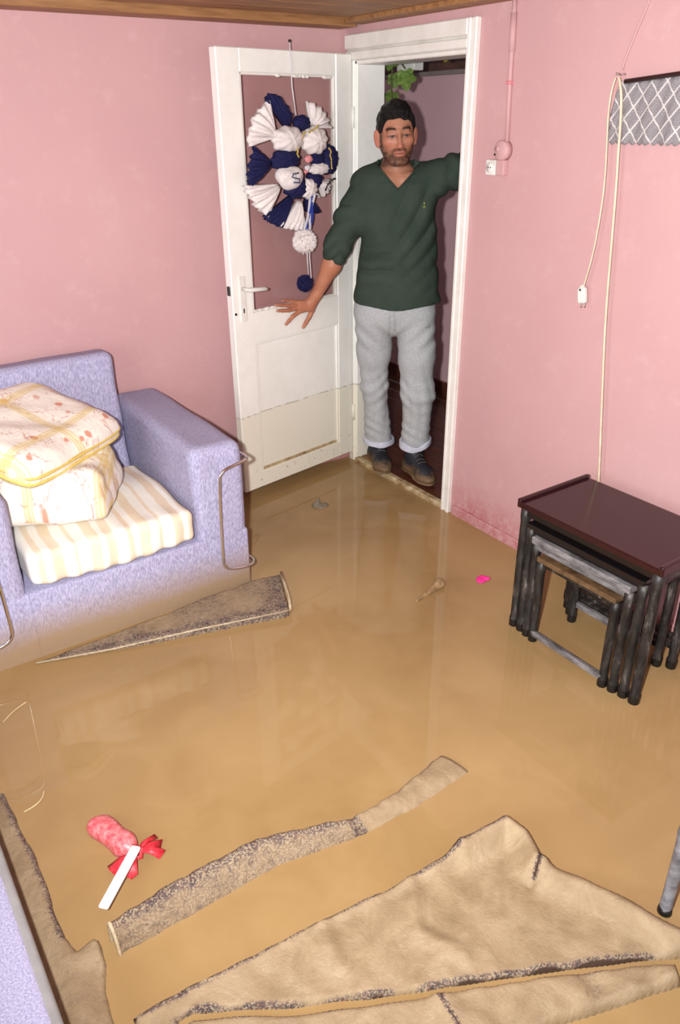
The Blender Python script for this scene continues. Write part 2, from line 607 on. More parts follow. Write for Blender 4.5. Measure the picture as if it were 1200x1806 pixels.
class Field:
    def __init__(s, lo, hi, h):
        s.lo = np.array(lo, np.float32)
        s.h = h
        s.n = np.ceil((np.array(hi) - s.lo) / h).astype(int) + 1
        ax = [s.lo[i] + h * np.arange(s.n[i], dtype=np.float32) for i in range(3)]
        s.P = np.stack(np.meshgrid(*ax, indexing='ij'), -1)
        s.d = np.full(tuple(s.n), 1.0, np.float32)

    def add(s, fn, lo, hi, k=0.01, op='add'):
        m = k + 3 * s.h
        a = np.clip(np.floor((np.array(lo) - m - s.lo) / s.h).astype(int), 0, s.n)
        b = np.clip(np.ceil((np.array(hi) + m - s.lo) / s.h).astype(int) + 1, 0, s.n)
        if np.any(b <= a):
            return s
        sl = tuple(slice(a[i], b[i]) for i in range(3))
        e = fn(s.P[sl])
        d = s.d[sl]
        if op == 'add':
            if k > 0:
                hh = np.clip(0.5 + 0.5 * (d - e) / k, 0, 1)
                s.d[sl] = d * (1 - hh) + e * hh - k * hh * (1 - hh)
            else:
                s.d[sl] = np.minimum(d, e)
        else:
            if k > 0:
                hh = np.clip(0.5 - 0.5 * (d + e) / k, 0, 1)
                s.d[sl] = d * (1 - hh) - e * hh + k * hh * (1 - hh)
            else:
                s.d[sl] = np.maximum(d, -e)
        return s

    def ell(s, c, r, k=0.01, op='add', rot=None):
        c = np.array(c, np.float32)
        r = np.array(r if hasattr(r, '__len__') else (r, r, r), np.float32)
        R = None if rot is None else np.array(rot.to_matrix(), np.float32)
        m = float(r.max())

        def fn(P):
            q = P - c
            if R is not None:
                q = q @ R
            k0 = np.sqrt(((q / r) ** 2).sum(-1))
            k1 = np.sqrt(((q / r ** 2) ** 2).sum(-1)) + 1e-6
            return k0 * (k0 - 1) / k1
        return s.add(fn, c - m, c + m, k, op)

    def cone(s, a, b, ra, rb, k=0.01, op='add'):
        a, b = np.array(a, np.float32), np.array(b, np.float32)
        ba = b - a
        L = float(ba @ ba) + 1e-9

        def fn(P):
            t = np.clip(((P - a) @ ba) / L, 0, 1)
            return np.linalg.norm(P - a - t[..., None] * ba, axis=-1) - (ra + (rb - ra) * t)
        m = max(ra, rb)
        return s.add(fn, np.minimum(a, b) - m, np.maximum(a, b) + m, k, op)

    def rbox(s, c, half, r, k=0.01, rot=None, op='add'):
        c, hf = np.array(c, np.float32), np.array(half, np.float32)
        R = None if rot is None else np.array(rot.to_matrix(), np.float32)
        m = float(np.linalg.norm(hf))

        def fn(P):
            q = P - c
            if R is not None:
                q = q @ R
            q = np.abs(q) - (hf - r)
            return np.linalg.norm(np.maximum(q, 0), axis=-1) + np.minimum(q.max(-1), 0) - r
        return s.add(fn, c - m, c + m, k, op)

    def prof(s, zs, cx, cy, hw, hd, n=2.4, k=0.01):
        def fn(P):
            z = P[..., 2]
            X = (P[..., 0] - np.interp(z, zs, cx)) / np.interp(z, zs, hw)
            Y = (P[..., 1] - np.interp(z, zs, cy)) / np.interp(z, zs, hd)
            q = (np.abs(X) ** n + np.abs(Y) ** n) ** (1 / n)
            d = (q - 1) * np.minimum(np.interp(z, zs, hw), np.interp(z, zs, hd))
            return np.maximum(d, np.maximum(z - zs[-1], zs[0] - z)).astype(np.float32)
        m = max(max(hw), max(hd))
        return s.add(fn, (min(cx) - m, min(cy) - m, zs[0]), (max(cx) + m, max(cy) + m, zs[-1]), k)

    def mesh(s):
        d = s.d
        ins = d < 0
        nx, ny, nz = d.shape
        acc = np.zeros((nx - 1, ny - 1, nz - 1, 3), np.float32)
        cnt = np.zeros((nx - 1, ny - 1, nz - 1), np.float32)
        cs = [(i, j, k) for i in (0, 1) for j in (0, 1) for k in (0, 1)]

        def cor(A, c):
            return A[c[0]:nx - 1 + c[0], c[1]:ny - 1 + c[1], c[2]:nz - 1 + c[2]]
        tot = sum(cor(ins, c).astype(np.int8) for c in cs)
        act = (tot > 0) & (tot < 8)
        I = np.argwhere(act)
        pos = np.zeros((len(I), 3), np.float32)
        cn = np.zeros(len(I), np.float32)
        for c in cs:
            for ax in range(3):
                if c[ax]:
                    continue
                c2 = list(c)
                c2[ax] = 1
                va = d[I[:, 0] + c[0], I[:, 1] + c[1], I[:, 2] + c[2]]
                vb = d[I[:, 0] + c2[0], I[:, 1] + c2[1], I[:, 2] + c2[2]]
                m = (va < 0) != (vb < 0)
                t = np.where(m, va / np.where(m, va - vb, 1), 0)
                p = np.tile(np.array(c, np.float32), (len(I), 1))
                p[:, ax] = t
                pos[m] += p[m]
                cn[m] += 1
        pos = (I + pos / cn[:, None]) * s.h + s.lo
        idx = np.full(act.shape, -1, np.int64)
        idx[act] = np.arange(len(I))
        F = []
        for ax in range(3):
            o1, o2 = (ax + 1) % 3, (ax + 2) % 3
            A = [slice(None)] * 3
            B = [slice(None)] * 3
            A[ax], B[ax] = slice(0, -1), slice(1, None)
            ch = ins[tuple(A)] != ins[tuple(B)]
            E = np.argwhere(ch)
            ok = (E[:, o1] > 0) & (E[:, o2] > 0) & (E[:, o1] < d.shape[o1] - 1) & (E[:, o2] < d.shape[o2] - 1)
            E = E[ok]
            q = []
            for (a, b) in ((0, 0), (-1, 0), (-1, -1), (0, -1)):
                e = E.copy()
                e[:, o1] += a
                e[:, o2] += b
                q.append(idx[e[:, 0], e[:, 1], e[:, 2]])
            q = np.stack(q, 1)
            fl_ = ins[E[:, 0], E[:, 1], E[:, 2]]
            q[~fl_] = q[~fl_][:, ::-1]
            F.append(q)
        F = np.concatenate(F)
        F = F[(F >= 0).all(1)]
        return pos, F


def np_mesh(name, V, F, mat, parent=None, attrs=None, smooth=True):
    me = bpy.data.meshes.new(name)
    me.vertices.add(len(V))
    me.vertices.foreach_set('co', np.asarray(V, np.float32).ravel())
    k = F.shape[1]
    me.loops.add(len(F) * k)
    me.loops.foreach_set('vertex_index', F.astype(np.int32).ravel())
    me.polygons.add(len(F))
    me.polygons.foreach_set('loop_start', np.arange(0, len(F) * k, k, dtype=np.int32))
    me.update(calc_edges=True)
    if smooth:
        me.polygons.foreach_set('use_smooth', [True] * len(F))
    for nm, (typ, data) in (attrs or {}).items():
        if typ == 'COLOR':
            a = me.color_attributes.new(nm, 'FLOAT_COLOR', 'POINT')
            a.data.foreach_set('color', np.asarray(data, np.float32).ravel())
        elif typ == 'VEC':
            a = me.attributes.new(nm, 'FLOAT_VECTOR', 'POINT')
            a.data.foreach_set('vector', np.asarray(data, np.float32).ravel())
        else:
            a = me.attributes.new(nm, 'FLOAT', 'POINT')
            a.data.foreach_set('value', np.asarray(data, np.float32).ravel())
    me.materials.append(MT[mat])
    return link(name, me, parent)


# ------------------------------------------------------------------ the room
WX, WY = 2.318, 3.32           # right wall (with the doorway), left wall
CEIL = 2.075
X0, Y0 = -1.6, -1.2            # walls behind the photographer
FLOOR_Z = -0.07                # the drowned floor; the water stands at z = 0
DY0, DY1, DZ = 2.50, 3.245, 1.925   # door opening in the right wall
WT = 0.15                      # thickness of that wall

st = lambda o: tag(o, kind='structure')
st(box('floor', (X0 - 0.1, Y0 - 0.1, FLOOR_Z - 0.1), (WX, WY + 0.1, FLOOR_Z), 'concrete'))
st(box('wall_left', (X0 - 0.1, WY, FLOOR_Z - 0.1), (WX + WT, WY + 0.12, CEIL + 0.1), 'pink_paint'))
w = MB()
w.box((WX, Y0 - 0.1, FLOOR_Z - 0.1), (WX + WT, DY0, CEIL + 0.1))
w.box((WX, DY0, DZ), (WX + WT, WY, CEIL + 0.1))
w.box((WX, DY1, FLOOR_Z - 0.1), (WX + WT, WY, DZ))
w.box((WX, DY0, FLOOR_Z - 0.1), (WX + WT, DY1, 0.0))
st(w.build('wall_right', 'pink_paint'))
w = MB()
w.box((X0 - 0.1, Y0 - 0.1, FLOOR_Z - 0.1), (-0.4, Y0, CEIL + 0.1))
w.box((1.5, Y0 - 0.1, FLOOR_Z - 0.1), (WX, Y0, CEIL + 0.1))
w.box((-0.4, Y0 - 0.1, FLOOR_Z - 0.1), (1.5, Y0, 0.65))
w.box((-0.4, Y0 - 0.1, 1.85), (1.5, Y0, CEIL + 0.1))
st(w.build('wall_back', 'pink_paint_dry'))
w = MB()
w.box((X0 - 0.1, Y0, FLOOR_Z - 0.1), (X0, -0.05, CEIL + 0.1))
w.box((X0 - 0.1, 1.85, FLOOR_Z - 0.1), (X0, WY, CEIL + 0.1))
w.box((X0 - 0.1, -0.05, FLOOR_Z - 0.1), (X0, 1.85, 0.65))
w.box((X0 - 0.1, -0.05, 1.85), (X0, 1.85, CEIL + 0.1))
st(w.build('wall_window_side', 'pink_paint_dry'))


def window(name, a, b, z0, z1, axis, pos):
    root = st(empty(name, (0, 0, 0)))
    f = MB()
    t = 0.05

    def bx(p0, p1, q0, q1):
        if axis == 'x':
            f.box((p0, pos - 0.03, q0), (p1, pos + 0.03, q1))
        else:
            f.box((pos - 0.03, p0, q0), (pos + 0.03, p1, q1))
    bx(a, a + t, z0, z1)
    bx(b - t, b, z0, z1)
    bx(a, b, z0, z0 + t)
    bx(a, b, z1 - t, z1)
    bx((a + b) / 2 - t / 2, (a + b) / 2 + t / 2, z0, z1)
    f.build('window_frame', 'frame_white', root)
    for p0, p1 in ((a + t, (a + b) / 2 - t / 2), ((a + b) / 2 + t / 2, b - t)):
        if axis == 'x':
            box('pane', (p0, pos - 0.003, z0 + t), (p1, pos + 0.003, z1 - t), 'glass', root)
        else:
            box('pane', (pos - 0.003, p0, z0 + t), (pos + 0.003, p1, z1 - t), 'glass', root)


window('window_1', -0.4, 1.5, 0.65, 1.85, 'x', Y0 - 0.05)
window('window_2', -0.05, 1.85, 0.65, 1.85, 'y', X0 - 0.05)

# boarded wooden ceiling with a deep edge board along each wall
ce = st(empty('ceiling', (0, 0, 0)))
box('backing', (X0 - 0.1, Y0 - 0.1, CEIL + 0.03), (WX + WT, WY + 0.1, CEIL + 0.12), 'ceiling_wood', ce)
yy = Y0
first = None
while yy < WY - 0.2:
    if first is None:
        first = box('board', (X0, 0, CEIL), (WX, 0.145, CEIL + 0.03), 'ceiling_wood', ce, 0.004, 1)
        p = first
    else:
        p = link('board', first.data, ce)
    p.location.y = yy
    yy += 0.15
box('edge_board', (X0, WY - 0.13, CEIL - 0.028), (WX - 0.03, WY, CEIL + 0.01), 'ceiling_wood', ce, 0.006, 2)
box('edge_board', (WX - 0.10, Y0, CEIL - 0.018), (WX, WY - 0.13, CEIL + 0.01), 'ceiling_wood', ce, 0.006, 2)

# low pink skirting on both visible walls
sk = MB().box((WX - 0.016, Y0, FLOOR_Z), (WX, DY0 - 0.06, 0.045), 0.004, 1)
st(sk.build('baseboard_right', 'pink_paint'))
st(MB().box((X0, WY - 0.016, FLOOR_Z), (WX, WY, 0.045), 0.004, 1).build('baseboard_left', 'pink_paint'))

# door frame: jamb linings and architrave
fr = st(empty('trim_1', (WX, DY0, 0)))


def fbox(name, lo, hi, mat='frame_white', bev=0.004):
    lo = (lo[0] - WX, lo[1] - DY0, lo[2])
    hi = (hi[0] - WX, hi[1] - DY0, hi[2])
    return box(name, lo, hi, mat, fr, bev, 1)


fbox('jamb_lining', (WX - 0.004, DY0 - 0.002, -0.02), (WX + WT + 0.004, DY0 + 0.016, DZ))
fbox('jamb_lining', (WX - 0.004, DY1 - 0.018, -0.02), (WX + WT + 0.004, DY1 + 0.002, DZ), 'door_white')
fbox('head_lining', (WX - 0.004, DY0, DZ - 0.016), (WX + WT + 0.004, DY1, DZ + 0.002))
for a, b, t in ((-0.048, -0.030, 0.024), (-0.030, -0.012, 0.017), (-0.012, 0.006, 0.022)):
    fbox('architrave', (WX - t, DY0 + a, -0.02), (WX + 0.002, DY0 + b, DZ + 0.10))
for a, b, t in ((0.002, 0.036, 0.018), (0.036, 0.044, 0.008), (0.044, 0.100, 0.022)):
    fbox('head_architrave', (WX - t, DY0 + 0.005, DZ + a), (WX + 0.002, WY - 0.018, DZ + b))
fbox('architrave', (WX - 0.014, DY1 - 0.004, -0.02), (WX + 0.002, DY1 + 0.040, DZ + 0.002), 'door_white')
# worn threshold strip with a board behind it
fbox('threshold_strip', (WX - 0.018, DY0 + 0.012, -0.06), (WX + 0.024, DY1 - 0.012, 0.022), 'threshold_wood', 0.008)
fbox('threshold_board', (WX + 0.024, DY0 + 0.012, -0.06), (WX + WT + 0.03, DY1 - 0.012, 0.016), 'corridor_board', 0.003)
fbox('worn_patch', (WX + 0.026, DY1 - 0.14, 0.010), (WX + 0.135, DY1 - 0.02, 0.024), 'worn_wood', 0.004)

# ------------------------------------------------------------------ door leaf (stands open along the left wall)
DE = Vector((1.562, 3.115, 0))     # free edge
DH = Vector((2.300, 3.249, 0))     # hinge edge
DANG = math.atan2(DH.y - DE.y, DH.x - DE.x)
DW = (DH - DE).length
DB, DT = 0.05, 1.95
door = st(empty('door_1', DE, DANG))     # local x along the leaf, y into the leaf, z up
TH = 0.042
x0g, x1g = 0.115, DW - 0.100            # glazed opening
zg0, zg1 = 0.915, 1.865
P0, P1 = 0.085, DW - 0.085              # lower panel
box('stile', (0, 0, DB), (x0g, TH, DT), 'door_white', door, 0.004, 1)
box('stile', (x1g, 0, DB), (DW, TH, DT), 'door_white', door, 0.004, 1)
box('top_rail', (x0g, 0.001, zg1), (x1g, TH - 0.001, DT), 'door_white', door, 0.003, 1)
box('lock_rail', (x0g - 0.01, 0.001, 0.775), (x1g + 0.01, TH - 0.001, zg0), 'door_white', door, 0.003, 1)
box('bottom_rail', (x0g - 0.01, 0.001, DB), (x1g + 0.01, TH - 0.001, 0.135), 'door_white', door, 0.003, 1)
box('panel', (x0g - 0.005, 0.012, 0.13), (x1g + 0.005, 0.030, 0.78), 'door_white', door)
box('panel_moulding', (x0g - 0.004, 0.003, 0.135), (x0g + 0.010, 0.013, 0.775), 'door_white', door, 0.003, 1)
box('panel_moulding', (x1g - 0.010, 0.003, 0.135), (x1g + 0.004, 0.013, 0.775), 'door_white', door, 0.003, 1)
box('panel_moulding', (x0g, 0.003, 0.767), (x1g, 0.013, 0.779), 'door_white', door, 0.003, 1)
box('kick_strip', (x0g + 0.008, 0.0095, 0.132), (x1g - 0.008, 0.0135, 0.150), 'threshold_wood', door)
box('glass_pane', (x0g - 0.005, 0.020, zg0 - 0.005), (x1g + 0.005, 0.024, zg1 + 0.005), 'glass', door)
for a, b in (((x0g, 0.006, zg0), (x0g + 0.010, 0.020, zg1)), ((x1g - 0.012, 0.004, zg0), (x1g, 0.020, zg1)),
             ((x0g, 0.006, zg0), (x1g, 0.020, zg0 + 0.010)), ((x0g, 0.006, zg1 - 0.009), (x1g, 0.020, zg1))):
    box('glazing_bead', a, b, 'frame_white', door, 0.002, 1)
# broken putty along the bottom and top of the pane
m = MB()
rr = random.Random(3)
for i in range(22):
    x = x0g + 0.01 + rr.random() * (x1g - x0g - 0.03)
    z = zg0 + 0.006 if i < 14 else zg1 - 0.008
    m.sphere((x, 0.008, z), (0.012 + rr.random() * 0.012, 0.006, 0.004 + rr.random() * 0.004), 8, 5)
m.build('putty', 'frame_white', door, True)
# handle: long plate, lever, keyhole, latch on the edge
hp = box('handle_plate', (0.038, -0.006, 0.885), (0.072, 0.002, 1.085), 'frame_white', door, 0.004, 2)
MB().tube([(0.055, -0.004, 1.030), (0.055, -0.042, 1.030), (0.064, -0.048, 1.030), (0.145, -0.048, 1.024), (0.164, -0.046, 1.020)], [0.009, 0.009, 0.010, 0.009, 0.006], 10).build('lever', 'plastic_white', hp, True)
box('keyhole', (0.052, -0.0075, 0.925), (0.058, -0.0055, 0.945), 'black_foot', hp)
box('latch', (-0.006, 0.012, 1.005), (0.004, 0.030, 1.045), 'black_wood', door, 0.002, 1)
MB().sphere((0.012, -0.002, 0.925), 0.006, 8, 6).build('screw', 'black_foot', door)
for z in (0.28, 1.70):
    MB().tube([(DW + 0.004, -0.004, z - 0.045), (DW + 0.004, -0.004, z + 0.045)], 0.008, 10).build('hinge', 'door_white', door, True)

# ------------------------------------------------------------------ corridor behind the doorway
CX = 3.45
st(box('wall_corridor', (CX, 0.6, -0.1), (CX + 0.1, 6.3, 2.5), 'pale_pink_paint'))
st(box('wall_corridor_end', (WX + WT, 6.2, -0.1), (CX, 6.3, 2.5), 'pale_pink_paint'))
st(box('wall_corridor_near', (WX + WT, 0.6, -0.1), (CX, 0.7, 2.5), 'pale_pink_paint'))
st(box('wall_corridor_inner', (WX, WY + 0.12, -0.1), (WX + WT, 6.3, 2.5), 'pale_pink_paint'))
cc = st(empty('ceiling_corridor', (0, 0, 0)))
for i in range(7):
    box('board', (WX + WT, 0.6 + i * 0.814, 2.30), (CX, 0.6 + i * 0.814 + 0.80, 2.34), 'corridor_ceiling', cc)
box('top_board', (CX - 0.03, 0.7, 1.935), (CX, 6.2, 2.30), 'corridor_ceiling', cc)
box('batten', (CX - 0.042, 0.7, 1.915), (CX, 6.2, 1.937), 'grey_strip', cc)
cf = st(empty('floor_corridor', (0, 0, 0)))
box('subfloor', (WX + WT, 0.6, -0.12), (CX, 6.3, -0.022), 'concrete', cf)
x = WX + WT + 0.031
src = None
while x < CX - 0.01:
    if src is None:
        src = box('floorboard', (0, 0.7, -0.022), (0.118, 6.2, 0.012), 'corridor_board', cf, 0.003, 1)
        o = src
    else:
        o = link('floorboard', src.data, cf)
    o.location = (x, 0, random.uniform(-0.002, 0.002))
    x += 0.122
st(box('baseboard_corridor', (CX - 0.02, 0.7, 0.0), (CX, 6.2, 0.10), 'corridor_board'))

# ------------------------------------------------------------------ flood water
nx = 60
wv, wf = [], []
for i in range(nx + 1):
    for j in range(nx + 1):
        wv.append((X0 + (WX - X0) * i / nx, Y0 + (WY - Y0) * j / nx, 0))
for i in range(nx):
    for j in range(nx):
        a = i * (nx + 1) + j
        wf.append((a, a + nx + 1, a + nx + 2, a + 1))
wo = mesh_obj('flood_water', wv, wf, 'water')
tag(wo, 'shallow muddy brown flood water covering the whole room floor', 'water', kind='stuff')


# ------------------------------------------------------------------ armchair by the left wall
AX0, AX1, AF, AB = 0.16, 1.222, 2.44, 3.28
SX0, SX1 = 0.372, 1.012
arm = empty('armchair', (0.69, 2.86, FLOOR_Z), label='lavender fabric armchair with chrome arm rails against the left wall', cat='armchair')
off = Vector((0.69, 2.86, FLOOR_Z))


def ab(name, lo, hi, mat, bevel, seg=3, parent=None):
    o = box(name, tuple(Vector(lo) - off), tuple(Vector(hi) - off), mat, parent or arm, bevel, seg, True)
    return o


ab('base', (AX0, AF, FLOOR_Z), (AX1, AB, 0.258), 'lavender_fabric', 0.012)
for nm, a, b in (('armrest', SX1, AX1), ('armrest', AX0, SX0)):
    F = Field((a - 0.03, AF - 0.03, 0.17), (b + 0.03, AB + 0.03, 0.68), 0.011)
    F.rbox(((a + b) / 2, (AF + AB) / 2, 0.415), ((b - a) / 2, (AB - AF) / 2, 0.215), 0.038, 0)
    F.d += 0.0025 * waves(F.P, 22, 3)
    V, Q = F.mesh()
    np_mesh(nm, V - np.array(off), Q, 'lavender_fabric', arm)
F = Field((SX0 - 0.02, 2.9, 0.2), (SX1 + 0.02, 3.32, 0.9), 0.012)
F.rbox(((SX0 + SX1) / 2, 3.165, 0.555), (0.310, 0.070, 0.29), 0.03, 0, Matrix.Rotation(-0.10, 3, 'X').to_euler())
F.d += 0.002 * waves(F.P, 20, 5)
V, Q = F.mesh()
np_mesh('backrest', V - np.array(off), Q, 'lavender_fabric', arm)
rail = [(1.226, 2.500, 0.562), (1.236, 2.440, 0.558), (1.222, 2.418, 0.556), (1.15, 2.408, 0.550), (1.115, 2.406, 0.540), (1.098, 2.406, 0.515),
        (1.086, 2.406, 0.170), (1.092, 2.406, 0.138), (1.118, 2.406, 0.118), (1.195, 2.408, 0.106), (1.226, 2.420, 0.105), (1.238, 2.445, 0.106), (1.228, 2.500, 0.108)]


def smooth_path(p, n=2):
    p = [Vector(q) for q in p]
    for _ in range(n):
        q = [p[0]]
        for a, b in zip(p, p[1:]):
            q += [a * 0.75 + b * 0.25, a * 0.25 + b * 0.75]
        p = q + [p[-1]]
    return p


for s in (1, -1):
    pts = [Vector(((x - 0.69) * s + 0.69, y, z)) - off for x, y, z in smooth_path(rail)]
    MB().tube(pts, 0.0062, 8).build('chrome_rail', 'chrome', arm, True)
# seam in the muddy front skirt
box('front_seam', tuple(Vector((0.372, AF - 0.002, 0.0)) - off), tuple(Vector((0.375, AF + 0.004, 0.26)) - off), 'lavender_fabric', arm)

# seat cushion under its loose striped cover
F = Field((SX0 - 0.02, AF - 0.05, 0.24), (SX1 + 0.02, 3.10, 0.46), 0.008)
F.rbox((0.692, 2.712, 0.340), (0.300, 0.287, 0.064), 0.026, 0)
P = F.P
F.d += 0.004 * np.sin(P[..., 0] * 70 + 3 * np.sin(P[..., 2] * 14)) * np.clip((2.55 - P[..., 1]) * 9, 0, 1)
F.d += 0.004 * waves(P, 16, 9)
F.d -= 0.012 * np.exp(-((P[..., 0] - 0.7) / 0.25) ** 2 - ((P[..., 1] - 2.75) / 0.25) ** 2)
F.d = np.maximum(F.d, 0.262 - P[..., 2])
V, Q = F.mesh()
o = np_mesh('seat_cushion', V, Q, 'striped_cover')
tag(o, 'seat cushion in a loose cream and beige striped cover on the armchair', 'cushion')

# ------------------------------------------------------------------ folded quilt
E1 = Matrix.Rotation(math.radians(62), 3, 'Z').to_euler()
E2 = (Matrix.Rotation(math.radians(36), 3, 'Z') @ Matrix.Rotation(math.radians(17), 3, 'X')).to_euler()
qroot = empty('folded_quilt', (0.6, 2.72, 0.40), label='folded cream floral quilt with yellow bands on the armchair seat', cat='quilt')
qo = np.array((0.6, 2.72, 0.40))


def quilt_part(name, build, Euler, lo, hi, parent):
    F = Field(lo, hi, 0.008)
    build(F)
    F.d += 0.008 * waves(F.P, 19, 21) + 0.003 * waves(F.P, 45, 4)
    V, Q = F.mesh()
    L = (V - qo) @ np.array(Euler.to_matrix())
    # unroll the cloth round its folded front edge
    cl = np.stack([L[:, 0] + 0.12, L[:, 1] + 0.8 * np.where(L[:, 2] < 0.05, L[:, 2], 0) + 0.06, np.zeros(len(L))], 1)
    return np_mesh(name, V - qo, Q, 'quilt', parent, {'cloth': ('VEC', cl)})


def low(F):
    F.rbox((0.610, 2.725, 0.520), (0.185, 0.190, 0.090), 0.060, 0.02, E1)
    F.rbox((0.618, 2.700, 0.482), (0.195, 0.185, 0.050), 0.042, 0.03, E1)
    F.d = np.maximum(F.d, 0.385 - F.P[..., 0])


def up(F):
    F.rbox((0.560, 2.800, 0.695), (0.270, 0.215, 0.048), 0.042, 0.02, E2)
    F.rbox((0.540, 2.800, 0.725), (0.235, 0.185, 0.036), 0.034, 0.05, E2)
    F.d = np.maximum(F.d, F.P[..., 1] - 3.005 - (F.P[..., 2] - 0.6) * 0.09)


quilt_part('lower_fold', low, E1, (0.33, 2.38, 0.400), (0.98, 3.06, 0.66), qroot)
quilt_part('upper_fold', up, E2, (0.08, 2.36, 0.50), (1.0, 3.12, 0.98), qroot)
R2 = E2.to_matrix()
c2 = Vector((0.560, 2.800, 0.695))
for dz, nm in ((0.012, 'yellow_border'), (-0.014, 'yellow_border')):
    pts = [c2 + R2 @ Vector(p) - Vector(qo) for p in ((-0.270, 0.15, dz), (-0.274, 0.0, dz), (-0.272, -0.18, dz), (-0.235, -0.215, dz), (-0.1, -0.219, dz), (0.1, -0.219, dz), (0.235, -0.215, dz), (0.270, -0.18, dz), (0.274, -0.05, dz))]
    MB().tube(smooth_path(pts, 2), 0.0065, 6).build(nm, 'quilt_band', qroot, True)
pts = [Vector(p) - Vector(qo) for p in ((0.410, 2.640, 0.474), (0.53, 2.570, 0.470), (0.630, 2.510, 0.468), (0.680, 2.484, 0.468), (0.705, 2.494, 0.468), (0.750, 2.580, 0.470), (0.80, 2.675, 0.474))]
MB().tube(smooth_path(pts, 2), 0.006, 6).build('yellow_border', 'quilt_band', qroot, True)

# ------------------------------------------------------------------ second sofa, cut by the left edge of the picture
sof = empty('sofa', (-0.40, 1.15, FLOOR_Z), label='lavender sofa with grey piped seat edge in the near left corner', cat='sofa')
so = Vector((-0.40, 1.15, FLOOR_Z))


def sb(name, lo, hi, mat, bevel):
    return box(name, tuple(Vector(lo) - so), tuple(Vector(hi) - so), mat, sof, bevel, 4, True)


sb('base', (-0.80, 0.35, FLOOR_Z), (-0.02, 2.00, 0.07), 'lavender_fabric', 0.012)
sb('seat', (-0.62, 0.55, 0.07), (0.040, 1.80, 0.200), 'lavender_fabric_clean', 0.020)
sb('armrest', (-0.80, 1.805, 0.07), (-0.05, 2.00, 0.42), 'lavender_fabric_clean', 0.04)
sb('armrest', (-0.80, 0.35, 0.07), (-0.05, 0.545, 0.42), 'lavender_fabric_clean', 0.04)
sb('backrest', (-0.82, 0.55, 0.07), (-0.63, 1.80, 0.66), 'lavender_fabric_clean', 0.04)
sb('piping', (0.022, 0.56, 0.176), (0.049, 1.79, 0.198), 'grey_piping', 0.009)

# ------------------------------------------------------------------ nest of tables by the right wall
GRP = 'nest of four tables by the right wall'


def nest_table(y0, y1, h, xf, xr, label, top_mat, apron_mat, front_bar, leg_r, thick, rims=False, ap=0.018):
    cx, cy = (xf + xr) / 2, (y0 + y1) / 2
    t = empty('nesting_table', (cx, cy, FLOOR_Z), label=label, cat='table', group=GRP)
    o_ = Vector((cx, cy, FLOOR_Z))

    def b(name, lo, hi, mat, bev=0.003):
        return box(name, tuple(Vector(lo) - o_), tuple(Vector(hi) - o_), mat, t, bev, 2)
    b('top', (xf - 0.005, y0 + 0.006, h - thick), (xr + 0.012, y1 - 0.006, h), top_mat)
    b('apron', (xf + 0.006, y0 + 0.02, h - thick - ap), (xf + 0.026, y1 - 0.02, h - thick), apron_mat)
    b('apron', (xr - 0.026, y0 + 0.02, h - thick - ap), (xr - 0.006, y1 - 0.02, h - thick), 'black_lacquer')
    if rims:
        for a, c in ((y0 - 0.006, y0 + 0.010), (y1 - 0.010, y1 + 0.006)):
            b('side_rim', (xf - 0.008, a, h - thick), (xr + 0.015, c, h + 0.012), 'burgundy', 0.005)
    for y, s in ((y0, 1), (y1, -1)):
        b('side_apron', (xf + 0.02, y + s * 0.008 - 0.006, h - thick - 0.030), (xr - 0.02, y + s * 0.008 + 0.006, h - thick), 'black_wood')
        for x in (xf + leg_r, xr - leg_r):
            yy_ = y + s * leg_r
            p = [Vector((x, yy_, z)) - o_ for z in (FLOOR_Z + 0.001, 0.018, 0.022, 0.034, 0.04, h * 0.55, h * 0.55 + 0.008, h * 0.55 + 0.014, h - thick - 0.05, h - thick - 0.04, h - thick)]
            r = leg_r
            l_ = MB().tube(p, [r * 0.9, r * 0.95, r * 1.08, r * 1.08, r * 0.92, r, r * 1.06, r, r * 0.95, r * 1.08, r * 1.08], 10).build('leg', 'black_wood', t, True)
            q = [Vector((x, yy_, z)) - o_ for z in (-0.02, 0.006, 0.028, 0.036)]
            MB().tube(q, [r * 1.04, r * 1.09, r * 1.09, r * 1.0], 10).build('foot_ring', 'black_foot', l_, True)
    bars = [(xr - 0.012, 0.070)] + ([(xf + 0.008, 0.028)] if front_bar else [])
    for x, z in bars:
        b('stretcher', (x - 0.007, y0 + leg_r, z - 0.004), (x + 0.011, y1 - leg_r, z + 0.018), 'grey_wood' if front_bar else 'black_wood')
    return t


nest_table(1.068, 1.634, 0.512, 1.868, 2.205, 'largest table of the nest with a glossy burgundy top', 'burgundy', 'black_lacquer', False, 0.0175, 0.022, True, 0.028)
nest_table(1.1095, 1.5955, 0.450, 1.866, 2.158, 'second largest nested table, its dark top in shade under the burgundy one', 'black_lacquer', 'black_lacquer', False, 0.0165, 0.018)
nest_table(1.1470, 1.5600, 0.413, 1.860, 2.128, 'third nested table with a pale grey front edge under the dark tables', 'grey_wood', 'grey_wood', False, 0.016, 0.026, False, 0.024)
nest_table(1.1840, 1.5240, 0.352, 1.854, 2.095, 'smallest innermost nested table with a mud-brown top and a front foot bar', 'muddy_board', 'black_wood', True, 0.0155, 0.018)

